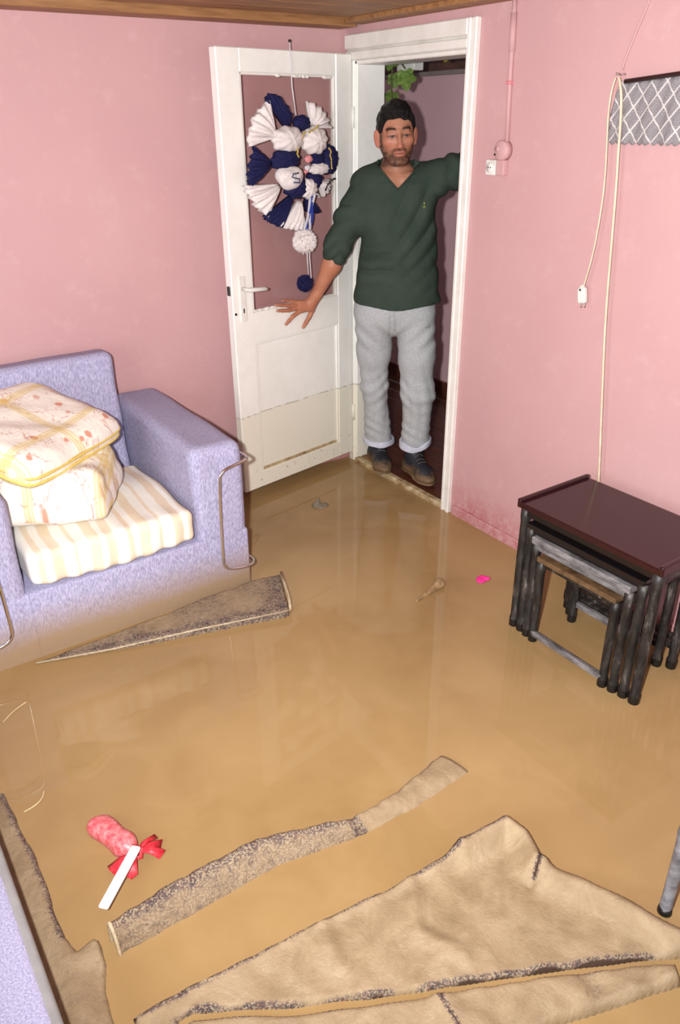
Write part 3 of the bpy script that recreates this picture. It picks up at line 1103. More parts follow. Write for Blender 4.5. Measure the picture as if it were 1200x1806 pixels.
# a further table cut by the right edge; only one grey leg reaches into view
t = empty('side_table', (1.514, 0.388, FLOOR_Z), label='weathered grey table leg standing beside the muddy rug at the right edge', cat='table')
for dx in (-0.196, 0.196):
    for dy in (-0.184, 0.184):
        l_ = MB().tube([(dx, dy, z) for z in (0.001, 0.08, 0.10, 0.12, 0.30, 0.33, 0.36, 0.52)], [0.013, 0.013, 0.0155, 0.0145, 0.0155, 0.018, 0.0155, 0.0155], 12).build('leg', 'grey_leg', t, True)
        MB().tube([(dx, dy, z) for z in (0.045, 0.072, 0.088)], [0.0165, 0.0175, 0.015], 12).build('foot_ring', 'black_foot', l_, True)
box('top', (-0.215, -0.205, 0.52), (0.215, 0.205, 0.545), 'black_wood', t, 0.004, 2)

# ------------------------------------------------------------------ rugs in the mud
def sdist(px, py, poly):
    """signed distance to polygon (negative inside)"""
    d = np.full(px.shape, 9.0)
    ins = np.zeros(px.shape, bool)
    n = len(poly)
    for i in range(n):
        ax, ay = poly[i]
        bx, by = poly[(i + 1) % n]
        ex, ey = bx - ax, by - ay
        t_ = np.clip(((px - ax) * ex + (py - ay) * ey) / (ex * ex + ey * ey + 1e-12), 0, 1)
        d = np.minimum(d, np.hypot(px - ax - t_ * ex, py - ay - t_ * ey))
        c = ((ay > py) != (by > py)) & (px < (bx - ax) * (py - ay) / (by - ay + 1e-12) + ax)
        ins ^= c
    return np.where(ins, -d, d)


def ldist(px, py, line):
    d = np.full(px.shape, 9.0)
    for (ax, ay), (bx, by) in zip(line, line[1:]):
        ex, ey = bx - ax, by - ay
        t_ = np.clip(((px - ax) * ex + (py - ay) * ey) / (ex * ex + ey * ey + 1e-12), 0, 1)
        d = np.minimum(d, np.hypot(px - ax - t_ * ex, py - ay - t_ * ey))
    return d


def w2(x, y, f, seed):
    return waves(np.stack([x, y, 0 * x], -1).astype(np.float32), f, seed)


def sheet(name, poly, zf, mudf, label, h=0.006, edge=0.012, thick=0.012):
    """a rug lying in the water: pile surface, an edge that dips under, and a backing"""
    xs = [p[0] for p in poly]
    ys = [p[1] for p in poly]
    gx = np.arange(min(xs) - 0.03, max(xs) + 0.03, h)
    gy = np.arange(min(ys) - 0.03, max(ys) + 0.03, h)
    X, Y = np.meshgrid(gx, gy, indexing='ij')
    Xw = X + 0.0025 * w2(X, Y, 40, 1)
    Yw = Y + 0.0025 * w2(X, Y, 40, 2)
    d = sdist(Xw, Yw, poly)
    f = np.clip(-d / edge, 0, 1)
    f = np.sqrt(1 - (1 - f) ** 2)
    Z = -0.03 + (zf(X, Y) + 0.03) * f
    keep = d < 0.0015
    n0, n1 = X.shape
    idx = np.full(X.shape, -1)
    q = keep[:-1, :-1] & keep[1:, :-1] & keep[1:, 1:] & keep[:-1, 1:]
    use = np.zeros_like(keep)
    for a in (slice(0, -1), slice(1, None)):
        for b in (slice(0, -1), slice(1, None)):
            use[a, b] |= q
    idx[use] = np.arange(use.sum())
    V = np.stack([X[use], Y[use], Z[use]], 1)
    Q = np.stack([idx[:-1, :-1][q], idx[1:, :-1][q], idx[1:, 1:][q], idx[:-1, 1:][q]], 1)
    nV = len(V)
    V2 = V.copy()
    V2[:, 2] = np.minimum(V[:, 2] - thick, -0.032)
    Va = np.concatenate([V, V2])
    # side walls
    ed = {}
    for a in range(4):
        for u_, v_ in zip(Q[:, a], Q[:, (a + 1) % 4]):
            if (v_, u_) in ed:
                del ed[(v_, u_)]
            else:
                ed[(u_, v_)] = 1
    S = np.array([(v_, u_, u_ + nV, v_ + nV) for u_, v_ in ed])
    Qa = np.concatenate([Q, Q[:, ::-1] + nV, S])
    mud = np.concatenate([mudf(X, Y)[use], np.ones(nV)])
    o = np_mesh(name, Va, Qa, 'rug', None, {'mud': ('FLOAT', mud)})
    return tag(o, label, 'rug', 'soaked rugs lying in the flood water')


sm = lambda a, b, x: np.clip((x - a) / (b - a), 0, 1) ** 2 * (3 - 2 * np.clip((x - a) / (b - a), 0, 1))
# big muddy rug across the foreground
BK3 = [(0.255, 0.985), (0.285, 0.982), (0.446, 0.886), (0.605, 0.800), (0.750, 0.728), (0.942, 0.630), (1.172, 0.508)]
BK1 = [(0.174, 1.058), (0.531, 1.029), (0.905, 0.990), (1.012, 0.985)]
BK2 = [(1.012, 0.985), (1.187, 0.975)]
RH = [(1.173, 0.822), (1.241, 0.667), (1.291, 0.516), (1.36, 0.33)]
C1 = BK1 + [(1.187, 0.978), (1.205, 0.912), (1.173, 0.822)] + [(1.241, 0.667), (1.291, 0.516), (1.31, 0.46), (1.265, 0.462)] + [(x_ + 0.004, y_ + 0.0085) for x_, y_ in BK3[::-1]] + [(0.235, 0.96), (0.225, 0.80), (0.172, 0.80)]


def z1(X, Y):
    z = 0.013 + 0.0025 * w2(X, Y, 18, 5) + 0.0018 * w2(X, Y, 55, 6)
    z += 0.012 * np.exp(-(ldist(X, Y, BK1) / 0.024) ** 2)
    z += 0.045 * np.exp(-(ldist(X, Y, [(1.03, 0.965), (1.172, 0.955), (1.178, 0.90), (1.150, 0.83)]) / 0.030) ** 2)
    z += 0.034 * np.exp(-(ldist(X, Y, [(1.150, 0.800), (1.215, 0.665), (1.262, 0.51), (1.33, 0.33)]) / 0.032) ** 2)
    z -= 0.010 * np.exp(-(ldist(X, Y, [(1.165, 0.828), (1.10, 0.80)]) / 0.012) ** 2)
    z += 0.012 * np.exp(-(ldist(X, Y, [(0.86, 0.97), (0.80, 0.86), (0.84, 0.76)]) / 0.022) ** 2)
    z += 0.008 * np.exp(-(ldist(X, Y, [(0.62, 1.0), (0.60, 0.90)]) / 0.02) ** 2)
    z -= 0.006 * np.exp(-(((X - 1.0) / 0.10) ** 2 + ((Y - 0.88) / 0.05) ** 2))
    return z


def m1(X, Y):  # mud cover; negative along gap, edges and crease to paint their shade
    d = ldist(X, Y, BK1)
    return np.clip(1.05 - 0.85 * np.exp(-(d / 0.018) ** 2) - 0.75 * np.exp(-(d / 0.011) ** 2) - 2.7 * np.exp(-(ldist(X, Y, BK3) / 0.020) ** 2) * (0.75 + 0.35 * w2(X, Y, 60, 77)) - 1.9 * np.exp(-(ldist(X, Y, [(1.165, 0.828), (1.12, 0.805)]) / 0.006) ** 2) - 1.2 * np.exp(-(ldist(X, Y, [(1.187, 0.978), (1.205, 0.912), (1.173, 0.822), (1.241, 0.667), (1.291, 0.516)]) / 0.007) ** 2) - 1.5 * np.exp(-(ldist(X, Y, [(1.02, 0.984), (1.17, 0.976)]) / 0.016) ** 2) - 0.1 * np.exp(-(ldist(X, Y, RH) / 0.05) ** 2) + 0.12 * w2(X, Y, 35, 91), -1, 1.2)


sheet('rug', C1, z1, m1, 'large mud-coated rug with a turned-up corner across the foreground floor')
BK3 = [(0.255, 0.985), (0.285, 0.982), (0.446, 0.886), (0.605, 0.800), (0.750, 0.728), (0.942, 0.630), (1.172, 0.508)]
C2 = BK3 + [(1.22, 0.475), (1.19, 0.440), (0.88, 0.541), (0.70, 0.56), (0.50, 0.40), (0.26, 0.60), (0.25, 0.95)]


def z2(X, Y):
    right = sm(-0.006, 0.006, (X - 0.70) - (Y - 0.66) * 0.55 * 0 - 0.02)
    z = 0.016 + 0.010 * right + 0.003 * w2(X, Y, 22, 8) + 0.0035 * w2(X, Y, 80, 12) * right
    z += 0.006 * np.exp(-(ldist(X, Y, BK3) / 0.03) ** 2)
    return z


def m2(X, Y):  # mud cover; goes negative at the gap and step, shade in the colour
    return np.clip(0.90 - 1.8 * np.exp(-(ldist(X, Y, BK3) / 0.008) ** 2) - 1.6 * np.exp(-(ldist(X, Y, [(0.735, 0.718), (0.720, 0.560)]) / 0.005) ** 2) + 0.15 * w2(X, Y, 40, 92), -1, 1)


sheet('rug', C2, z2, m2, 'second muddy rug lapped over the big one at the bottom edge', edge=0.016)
# strip of rug beside the sofa
RA = [(0.117, 1.95), (0.112, 1.728), (0.122, 1.608), (0.125, 1.465), (0.117, 1.325), (0.130, 1.270), (0.172, 1.272), (0.180, 1.256), (0.174, 1.205), (0.157, 1.156), (0.147, 1.066)]
CA = RA + [(0.10, 0.75), (0.01, 0.75), (0.01, 1.97)]


def za(X, Y):
    z = 0.014 + 0.003 * w2(X, Y, 30, 15) - 0.03 * sm(1.70, 1.95, Y) + 0.010 * np.exp(-((X - 0.10) / 0.03) ** 2)
    z += 0.022 * np.exp(-(((X - 0.165) / 0.04) ** 2 + ((Y - 1.25) / 0.03) ** 2))
    return z


def ma(X, Y):
    return np.clip(0.70 - 0.95 * np.exp(-(ldist(X, Y, RA[:5]) / 0.014) ** 2) - 0.5 * np.exp(-(((X - 0.11) / 0.03) ** 2 + ((Y - 1.9) / 0.08) ** 2)), -1, 1)


sheet('rug', CA, za, ma, 'narrow strip of brown muddy rug running along the sofa at the left edge')
# rug corner floating in front of the armchair
CD = [(0.339, 2.412), (0.595, 2.325), (0.886, 2.237), (1.224, 2.142), (1.330, 2.391), (1.22, 2.412), (0.95, 2.412), (0.60, 2.412)]


def zd(X, Y):
    return 0.012 + 0.020 * sm(0.5, 1.1, X) + 0.003 * w2(X, Y, 25, 31)


def md(X, Y):
    fr_ = ldist(X, Y, CD[:4])
    en = ldist(X, Y, CD[3:5])
    return np.clip(0.50 - 0.50 * np.exp(-(fr_ / 0.035) ** 2) - 0.45 * np.exp(-(en / 0.05) ** 2) - 0.1 * w2(X, Y, 30, 3), 0, 1)


dr = sheet('rug', CD, zd, md, 'patterned rug corner with pale bound edge floating before the armchair', edge=0.006)
MB().tube([(1.226, 2.142, 0.030), (1.262, 2.21, 0.036), (1.297, 2.30, 0.036), (1.332, 2.391, 0.036)], 0.006, 6).build('bound_edge', 'rug_binding', dr, True)
MB().tube([(0.345, 2.410, 0.004), (0.595, 2.324, 0.010), (0.886, 2.236, 0.026), (1.224, 2.141, 0.030)], 0.0035, 6).build('bound_edge', 'rug_binding', dr, True)
# ridge: a folded rug standing out of the water
FR = [(0.210, 1.212, 0.075), (0.399, 1.208, 0.066), (0.620, 1.208, 0.058), (0.800, 1.172, 0.046), (0.862, 1.160, 0.040), (1.044, 1.150, 0.022), (1.243, 1.160, 0.018)]
CR = [(0.206, 1.250), (0.363, 1.275), (0.597, 1.276), (0.790, 1.218), (0.845, 1.200), (1.000, 1.215), (1.205, 1.252)]
NS, NC = 120, 16
V, Q, mud = [], [], []
ss = np.linspace(0, 1, len(FR))
for i in range(NS + 1):
    s_ = i / NS
    fx = np.interp(s_, ss, [p[0] for p in FR])
    fy = np.interp(s_, ss, [p[1] for p in FR])
    hh = np.interp(s_, ss, [p[2] for p in FR])
    cx = np.interp(s_, ss, [p[0] for p in CR])
    cy = np.interp(s_, ss, [p[1] for p in CR])
    rr_ = random.Random(i // 3)
    for j in range(NC + 1):
        a = j / NC
        # quarter round up from the front waterline to the crest, then steep down behind
        if a < 0.68:
            b = a / 0.68
            px = fx + (cx - fx) * b * 0.92
            py = fy + (cy - fy) * b * 0.92
            pz = -0.012 + (hh + 0.012) * math.sin(b * math.pi / 2) ** (0.8 if s_ < 0.8 else 0.5)
        else:
            b = (a - 0.68) / 0.32
            px = fx + (cx - fx) * (0.92 + 0.22 * math.sin(b * math.pi / 2))
            py = fy + (cy - fy) * (0.92 + 0.22 * math.sin(b * math.pi / 2))
            pz = hh - (hh + 0.03) * (1 - math.cos(b * math.pi / 2))
        wob = 0.0012 * math.sin(px * 60 + j * 0.5) + 0.0008 * math.sin(px * 143 + j * 0.3)
        V.append((px, py + wob, pz + wob * 0.8))
        pat = math.exp(-((a - 0.72) / 0.20) ** 2) * (1.0 if s_ < 0.66 else (0.35 if s_ < 0.72 else 0.1))
        if 0.60 < s_ < 0.68:
            pat = 0.9
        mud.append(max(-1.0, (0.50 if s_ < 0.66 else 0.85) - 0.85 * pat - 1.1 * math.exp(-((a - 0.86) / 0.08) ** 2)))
for i in range(NS):
    for j in range(NC):
        a = i * (NC + 1) + j
        Q.append((a, a + NC + 1, a + NC + 2, a + 1))
V, Q = np.array(V), np.array(Q)[:, ::-1]
nV = len(V)
V2 = V.copy()
V2[:, 2] = np.minimum(V[:, 2] - 0.010, -0.015) if False else V[:, 2] - 0.010
B = []
strip = [i * (NC + 1) for i in range(NS + 1)] + [NS * (NC + 1) + j for j in range(1, NC + 1)] + [i * (NC + 1) + NC for i in range(NS - 1, -1, -1)] + [j for j in range(NC - 1, 0, -1)]
for a, b in zip(strip, strip[1:] + strip[:1]):
    B.append((a, b, b + nV, a + nV))
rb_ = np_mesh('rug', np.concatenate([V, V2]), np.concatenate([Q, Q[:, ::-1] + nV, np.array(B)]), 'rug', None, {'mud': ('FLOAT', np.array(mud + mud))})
tag(rb_, 'long folded rug ridge with dark patterned crest standing out of the water', 'rug', 'soaked rugs lying in the flood water')
MB().tube([Vector(V[j]) + Vector((-0.002, 0, 0.001)) for j in range(0, NC + 1)], 0.0045, 6).build('bound_edge', 'rug_binding', rb_, True)

# ------------------------------------------------------------------ wall fittings on the right wall
o = MB().tube([(WX - 0.008, 2.286, CEIL), (WX - 0.008, 2.284, 2.0), (WX - 0.008, 2.279, 1.84), (WX - 0.008, 2.269, 1.615)], 0.0085, 10).build('conduit_pipe', 'pink_paint_dry', None, True)
tag(o, 'thin pink painted conduit running from the ceiling to the round box', 'pipe')
MB().tube([(WX - 0.008, 2.2845, 2.02), (WX - 0.008, 2.2805, 1.90)], 0.0115, 10).build('sleeve', 'pink_paint_dry', o, True)
MB().box((WX - 0.020, 2.266, 1.80), (WX, 2.290, 1.812), 0.002, 1).build('clip', 'pink_plastic', o)
jb = empty('junction_box', (WX, 2.280, 1.585), label='round pink painted junction box above the white socket', cat='box')
MB().tube([(0, 0, 0), (-0.026, 0, 0), (-0.032, 0, 0)], [0.036, 0.035, 0.029], 20).build('body', 'pink_paint_dry', jb, True)
MB().tube([(-0.030, 0.012, 0.006), (-0.034, 0.012, 0.006)], 0.010, 12).build('cap', 'pink_paint_dry', jb, True)
MB().sphere((-0.033, 0.022, -0.014), 0.004, 8, 6).build('screw', 'black_foot', jb)
sk_ = empty('wall_socket', (WX, 2.300, 1.526), label='small white wall socket with a pink painted half beside the doorway', cat='socket')
box('plate', (-0.030, 0.000, -0.027), (0, 0.050, 0.027), 'plastic_white', sk_, 0.004, 2)
box('pink_half', (-0.026, -0.042, -0.027), (0, -0.001, 0.027), 'pink_paint_dry', sk_, 0.004, 2)
MB().tube([(-0.0295, 0.025, 0), (-0.033, 0.025, 0)], [0.019, 0.018], 18).build('face', 'frame_white', sk_, True)
for dy in (-0.006, 0.006):
    MB().tube([(-0.0325, 0.025 + dy, 0), (-0.0336, 0.025 + dy, 0)], 0.0028, 8).build('hole', 'black_foot', sk_)
# cable painted over with the wall, hanging cords
o = MB().tube([(WX - 0.005, 1.715, CEIL - 0.02), (WX - 0.005, 1.735, 2.003), (WX - 0.005, 1.769, 1.919), (WX - 0.005, 1.796, 1.845), (WX - 0.006, 1.797, 1.825)], 0.0035, 6).build('painted_cable', 'pink_paint_dry', None, True)
tag(o, 'thin pink painted cable coming down from the ceiling above the lace cloth', 'cable')
XC = 2.280
c1 = [(WX - 0.008, 1.800, 1.803)] + [(XC, y, z) for y, z in ((1.798, 1.790), (1.804, 1.764), (1.805, 1.704), (1.795, 1.622), (1.783, 1.522), (1.781, 1.418), (1.790, 1.271), (1.813, 1.161))]
c1[0] = (XC, 1.7945, 1.803)
pc = empty('hanging_plug', (XC, 1.816, 1.15), label='white plug hanging from a cream cord below the lace cloth', cat='plug')
co = Vector((XC, 1.816, 1.15))
MB().tube([q - co for q in smooth_path(c1, 2)], 0.0032, 6).build('cord', 'cord_cream', pc, True)
rt = Matrix.Rotation(-0.20, 3, 'X')
F = Field((-0.03, -0.04, -0.06), (0.03, 0.04, 0.03), 0.0025)
F.rbox((0, 0.0, -0.018), (0.011, 0.017, 0.028), 0.008, 0.004)
F.ell((0, 0, 0.010), (0.008, 0.010, 0.010), 0.006)
V, Q = F.mesh()
pb_ = np_mesh('plug_body', V @ np.array(rt).T, Q, 'plastic_white', pc)
for dy in (-0.008, 0.008):
    MB().tube([rt @ Vector((0, dy, -0.044)), rt @ Vector((0, dy, -0.060))], 0.0022, 8).build('pin', 'chrome', pb_, True)
MB().sphere(rt @ Vector((-0.011, 0.0, 0.002)), 0.004, 8, 6).build('screw', 'black_foot', pb_)
c2_ = [(XC, 1.783, 1.803)] + [(XC, y, z) for y, z in ((1.776, 1.790), (1.762, 1.751), (1.750, 1.656), (1.747, 1.604), (1.736, 1.507), (1.720, 1.298), (1.703, 1.074), (1.668, 0.797), (1.622, 0.449))] + [(XC, 1.60, 0.20), (XC, 1.59, -0.06)]
o = MB().tube(smooth_path(c2_, 2), 0.0045, 6).build('extension_cord', 'cord_cream', None, True)
tag(o, 'long cream cord hanging from the lace cloth down behind the nest of tables', 'cord')
# lace cloth on a dark rod
lc = empty('lace_valance', (2.300, 1.6, 1.79), label='grey lace cloth with a white diamond pattern hung from a dark rod', cat='cloth')
lv, lf = [], []
NYL, NZL = 90, 14
for i in range(NYL + 1):
    y = 1.812 - 0.50 * i / NYL
    top = np.interp(y, [1.30, 1.766, 1.785, 1.801, 1.812], [1.820, 1.786, 1.796, 1.768, 1.70])
    bot = 1.617 + 0.004 * math.sin(i * 1.35) + (0.01 if i == 0 else 0)
    for j in range(NZL + 1):
        z = top + (bot - top) * j / NZL
        lv.append((2.300 + 0.004 * math.sin(i * 0.42) * j / NZL + 0.002 * math.sin(i * 0.9 + j), y, z))
for i in range(NYL):
    for j in range(NZL):
        a = i * (NZL + 1) + j
        lf.append((a, a + 1, a + NZL + 2, a + NZL + 1))
lo_ = mesh_obj('cloth', [(a - 2.300, b - 1.6, c - 1.79) for a, b, c in lv], lf, 'lace', lc)
sd_ = lo_.modifiers.new('thickness', 'SOLIDIFY')
sd_.thickness = 0.0025
MB().tube([(-0.006, 0.168, 0.002), (-0.006, -0.30, 0.036)], 0.0065, 8).build('rod', 'dark_rod', lc, True)
MB().tube([(0.018, 0.188, 0.023), (-0.026, 0.188, 0.023)], 0.0035, 8).build('nail', 'chrome', lc, True)
MB().tube([(0.018, -0.28, 0.03), (-0.008, -0.28, 0.03)], 0.004, 8).build('nail', 'chrome', lc, True)

# ------------------------------------------------------------------ vine and white box in the corridor doorway head
vine = empty('hanging_vine', (2.60, 3.30, 2.10), label='green vine with big lobed leaves hanging in the doorway above the man', cat='plant')
vo_ = Vector((2.60, 3.30, 2.10))
LEAF = [(0, 0), (0.25, -0.12), (0.48, 0.02), (0.40, 0.22), (0.62, 0.40), (0.50, 0.62), (0.30, 0.62), (0.22, 0.85), (0, 1.05)]
LEAF = LEAF + [(-x, y) for x, y in LEAF[-2:0:-1]]


def leaf(loc, size, ang, tilt, mat, parent, yaw=0.7):
    bm = bmesh.new()
    c = bm.verts.new((0, -0.008, 0.42))
    vs = [bm.verts.new((x, 0.10 * abs(x) + 0.05 * math.sin(y * 5), y)) for x, y in LEAF]
    for a, b in zip(vs, vs[1:] + vs[:1]):
        bm.faces.new((c, a, b))
    ext = bmesh.ops.solidify(bm, geom=bm.faces[:], thickness=0.012)
    me = bpy.data.meshes.new('leaf')
    bm.to_mesh(me)
    bm.free()
    me.materials.append(MT[mat])
    o = link('leaf', me, parent)
    o.matrix_local = Matrix.Translation(Vector(loc) - vo_) @ Matrix.Rotation(-yaw, 4, 'Z') @ Matrix.Rotation(ang, 4, 'Y') @ Matrix.Rotation(tilt, 4, 'X') @ Matrix.Scale(size, 4)
    return o


MB().tube([q - vo_ for q in smooth_path([(2.60, 3.36, 2.30), (2.60, 3.35, 2.0), (2.60, 3.34, 1.92), (2.60, 3.345, 1.82), (2.60, 3.33, 1.76)], 2)], 0.004, 6).build('stem', 'vine_stem', vine, True)
MB().tube([q - vo_ for q in smooth_path([(2.60, 3.34, 1.95), (2.60, 3.28, 1.93), (2.60, 3.245, 1.90)], 2)], 0.003, 6).build('stem', 'vine_stem', vine, True)
MB().tube([q - vo_ for q in smooth_path([(2.60, 3.28, 1.945), (2.60, 3.1, 1.985), (2.60, 2.95, 1.96)], 2)], 0.003, 6).build('stem', 'vine_stem', vine, True)
leaf((2.60, 3.345, 1.958), 0.066, math.pi + 0.25, 0.2, 'leaf', vine)
leaf((2.61, 3.345, 1.880), 0.062, math.pi - 0.2, -0.2, 'leaf', vine)
leaf((2.60, 3.245, 1.890), 0.085, math.pi - 0.15, 0.15, 'leaf', vine)
leaf((2.62, 3.350, 1.805), 0.066, math.pi + 0.5, 0.3, 'leaf', vine)
leaf((2.60, 2.945, 1.960), 0.055, math.pi + 0.3, 0.3, 'leaf_yellow', vine)
leaf((2.60, 2.915, 1.965), 0.045, math.pi - 0.4, 0.1, 'leaf_yellow', vine)
wb = empty('white_box', (2.70, 3.33, 1.926), label='small white rectangular box hanging at the top of the doorway', cat='box')  # plain white box of unknown use
box('body', (-0.03, -0.065, -0.030), (0.03, 0.065, 0.03), 'plastic_white', wb, 0.004, 2)
box('hanger', (-0.006, -0.01, 0.03), (0.006, 0.01, 0.38), 'grey_strip', wb)

# ------------------------------------------------------------------ wreath of tulle on the door
wr = empty('door_wreath', DE + Vector((0.373 * math.cos(DANG), 0.373 * math.sin(DANG), 1.542)), DANG,
           label='blue and white tulle wreath with two hanging pompoms on the open door', cat='wreath')


def wp(zx, zy, d=0.03):
    """position on the wreath (measured on an enlarged photo crop) in door-plane metres"""
    px, py = 420 + zx / 4.63, 150 + zy / 4.63
    return Vector(((px - 520) * 0.00328 - (py - 280) * 0.00007, -d, -(py - 280) * 0.00236 + (520 - px) * 0.00010))


def fan(apex, e0, e1, col, d=0.035, bulge=0.25, n=31, folds=5):
    A, B0, B1 = wp(*apex, d), wp(*e0, d), wp(*e1, d)
    B0, B1 = B0 + (B0 - B1) * 0.10, B1 + (B1 - B0) * 0.10
    v, f = [], []
    NR = 8
    rs = random.Random(int(apex[0] * 7 + e0[0]))
    ph = rs.random() * 6
    for side in (1, -1):
        for i in range(NR + 1):
            t_ = i / NR
            for j in range(n + 1):
                w_ = j / n
                edge_ = B0.lerp(B1, w_)
                mid = (B0 + B1) / 2 - A
                edge_ = edge_ + mid * bulge * math.sin(w_ * math.pi) * (1 + 0.10 * math.sin(w_ * 19 + ph)) + mid * 0.04 * rs.uniform(-1, 1)
                p = A.lerp(edge_, 0.16 + 0.90 * t_)
                amp = 0.010 * t_ ** 0.6
                y = amp * math.sin(w_ * folds * math.pi * 2 + ph) - side * (0.006 + 0.026 * math.sin(math.pi * min(1, t_ * 0.85 + 0.1)) * math.sin(w_ * math.pi))
                v.append((p.x, p.y + y, p.z))
    N = (NR + 1) * (n + 1)
    for s_ in (0, 1):
        for i in range(NR):
            for j in range(n):
                a = s_ * N + i * (n + 1) + j
                q = (a, a + 1, a + n + 2, a + n + 1)
                f.append(q if s_ else q[::-1])
    rim = [j for j in range(n + 1)] + [i * (n + 1) + n for i in range(1, NR + 1)] + [NR * (n + 1) + j for j in range(n - 1, -1, -1)] + [i * (n + 1) for i in range(NR - 1, 0, -1)]
    for a, b in zip(rim, rim[1:] + rim[:1]):
        f.append((a, b, b + N, a + N))
    return mesh_obj('tulle_fan', v, f, col, wr)


def puff(c, rx, ry, col, d=0.05, ang=0.0, seed=0, lobes=9, name='tulle_puff'):
    C_ = wp(*c, d)
    v, f = [], []
    NU, NV = 36, 14
    ca, sa = math.cos(ang), math.sin(ang)
    sx, sz = rx / 4.63 * 0.00328, ry / 4.63 * 0.00236
    for j in range(NV + 1):
        th = math.pi * j / NV
        for i in range(NU):
            u_ = 2 * math.pi * i / NU
            k = 1 + 0.07 * math.sin(lobes * u_ + seed) * math.sin(th) + 0.04 * math.sin(5 * th + 3 * u_ + seed)
            lx, lz, ly = math.sin(th) * math.cos(u_) * k, math.sin(th) * math.sin(u_) * k, math.cos(th) * k
            x_, z_ = lx * ca - lz * sa, lx * sa + lz * ca
            v.append((C_.x + x_ * sx, C_.y + ly * min(sx, sz) * 0.8, C_.z + z_ * sz))
    for j in range(NV):
        for i in range(NU):
            a, b = j * NU + i, j * NU + (i + 1) % NU
            f.append((a, b, b + NU, a + NU))
    return mesh_obj(name, v, f, col, wr)


W_, N_ = 'white_tulle', 'navy_tulle'
fan((310, 440), (115, 480), (240, 215), W_, 0.030)
fan((400, 400), (255, 190), (420, 260), N_, 0.026, 0.45)
fan((585, 365), (565, 190), (735, 350), W_, 0.030, 0.35)
fan((280, 640), (150, 540), (110, 790), N_, 0.028, 0.15)
fan((340, 790), (75, 815), (215, 1020), W_, 0.034, 0.08)
fan((440, 860), (215, 1040), (345, 1125), N_, 0.030, 0.05)
fan((490, 900), (335, 1120), (505, 1155), W_, 0.034, 0.06)
puff((720, 612), 72, 118, N_, 0.040, 0.1, 14, 13)
fan((640, 790), (745, 780), (690, 900), W_, 0.028, 0.25)
fan((545, 880), (655, 1025), (560, 1020), N_, 0.024, 0.10)
puff((490, 330), 68, 60, N_, 0.045, 0, 1)
puff((575, 462), 102, 108, W_, 0.058, 0.2, 2)
puff((365, 455), 122, 98, W_, 0.056, 0.5, 3)
puff((348, 610), 108, 88, N_, 0.052, 0.5, 4)
puff((366, 742), 102, 96, W_, 0.064, -0.4, 5, 3)
puff((432, 825), 92, 90, N_, 0.050, 0.6, 6)
puff((610, 602), 72, 54, N_, 0.050, 0, 7)
puff((620, 682), 88, 48, W_, 0.058, 0, 8)
puff((590, 770), 66, 70, N_, 0.046, 0.4, 9)
puff((525, 835), 72, 84, W_, 0.054, 0, 10)
for c_, r_ in (((520, 604), 30), ((512, 672), 24)):
    puff(c_, r_, r_, 'pink_rose' if r_ == 30 else 'white_ribbon', 0.066, 0, 3, 4, 'rosebud')
puff((498, 700), 18, 16, 'pink_rose', 0.066, 0, 3, 4, 'rosebud')
# letter-like mark on the front tag
m = MB()
S_ = [(392, 705), (350, 712), (338, 735), (365, 745), (398, 752), (398, 780), (350, 778)]
m.tube([wp(x - 12, y, 0.112) for x, y in S_], 0.0030, 6)
m.build('tag_mark', 'ink_blue', wr, True)
# gold bead chains
rs = random.Random(5)
for i, path in enumerate(([(500, 400), (530, 380), (560, 365), (575, 345)], [(430, 470), (450, 440), (455, 410), (470, 395)], [(400, 525), (412, 545), (400, 560), (415, 585)], [(668, 520), (690, 545), (675, 575), (690, 600), (690, 640), (695, 680)], [(640, 850), (655, 810), (690, 770), (720, 760)])):
    p3 = [wp(x, y, 0.085) for x, y in path]
    q = smooth_path(p3, 2)
    m = MB()
    m.tube(q, 0.0018, 5)
    for k_ in q[::2]:
        m.sphere(k_, 0.0042, 8, 5)
    m.build('gold_chain', 'gold_bead' if i != 4 else 'black_foot', wr, True)
# hanger, ribbons, pompoms
MB().tube([wp(455, -262, 0.004), wp(458, -130, 0.008), wp(460, 60, 0.012), wp(466, 275, 0.03)], 0.0026, 6).build('hanger_string', 'white_ribbon', wr, True)
MB().sphere(wp(455, -262, 0.004), 0.006, 8, 6).build('nail', 'black_foot', wr, True)
for i, (x0_, x1_, zy1, mt) in enumerate(((528, 505, 1165, 'white_ribbon'), (540, 520, 1185, 'blue_ribbon'), (552, 535, 1175, 'white_ribbon'), (565, 545, 1150, 'blue_ribbon'), (575, 625, 915, 'white_ribbon'), (510, 430, 905, 'white_ribbon'))):
    a, b = wp(x0_, 870, 0.075), wp(x1_, zy1, 0.055)
    v, f = [], []
    for k_ in range(11):
        t_ = k_ / 10
        p = a.lerp(b, t_) + Vector((0.004 * math.sin(t_ * 5 + i), 0.004 * math.sin(t_ * 7 + i * 2), 0))
        for sx, sy in ((-0.0065, -0.0008), (0.0065, -0.0008), (0.0065, 0.0008), (-0.0065, 0.0008)):
            v.append((p.x + sx, p.y + sy, p.z))
    for k_ in range(10):
        for c_ in range(4):
            q = k_ * 4 + c_
            r_ = k_ * 4 + (c_ + 1) % 4
            f.append((q, r_, r_ + 4, q + 4))
    f += [(3, 2, 1, 0), (40, 41, 42, 43)]
    mesh_obj('ribbon', v, f, mt, wr, False)
MB().tube([wp(532, 1180, 0.06), wp(525, 1400, 0.05), wp(535, 1560, 0.05)], 0.0022, 6).build('hanging_string', 'white_ribbon', wr, True)
MB().tube([wp(545, 1180, 0.06), wp(545, 1400, 0.05), wp(535, 1590, 0.068)], 0.0022, 6).build('hanging_string', 'white_ribbon', wr, True)


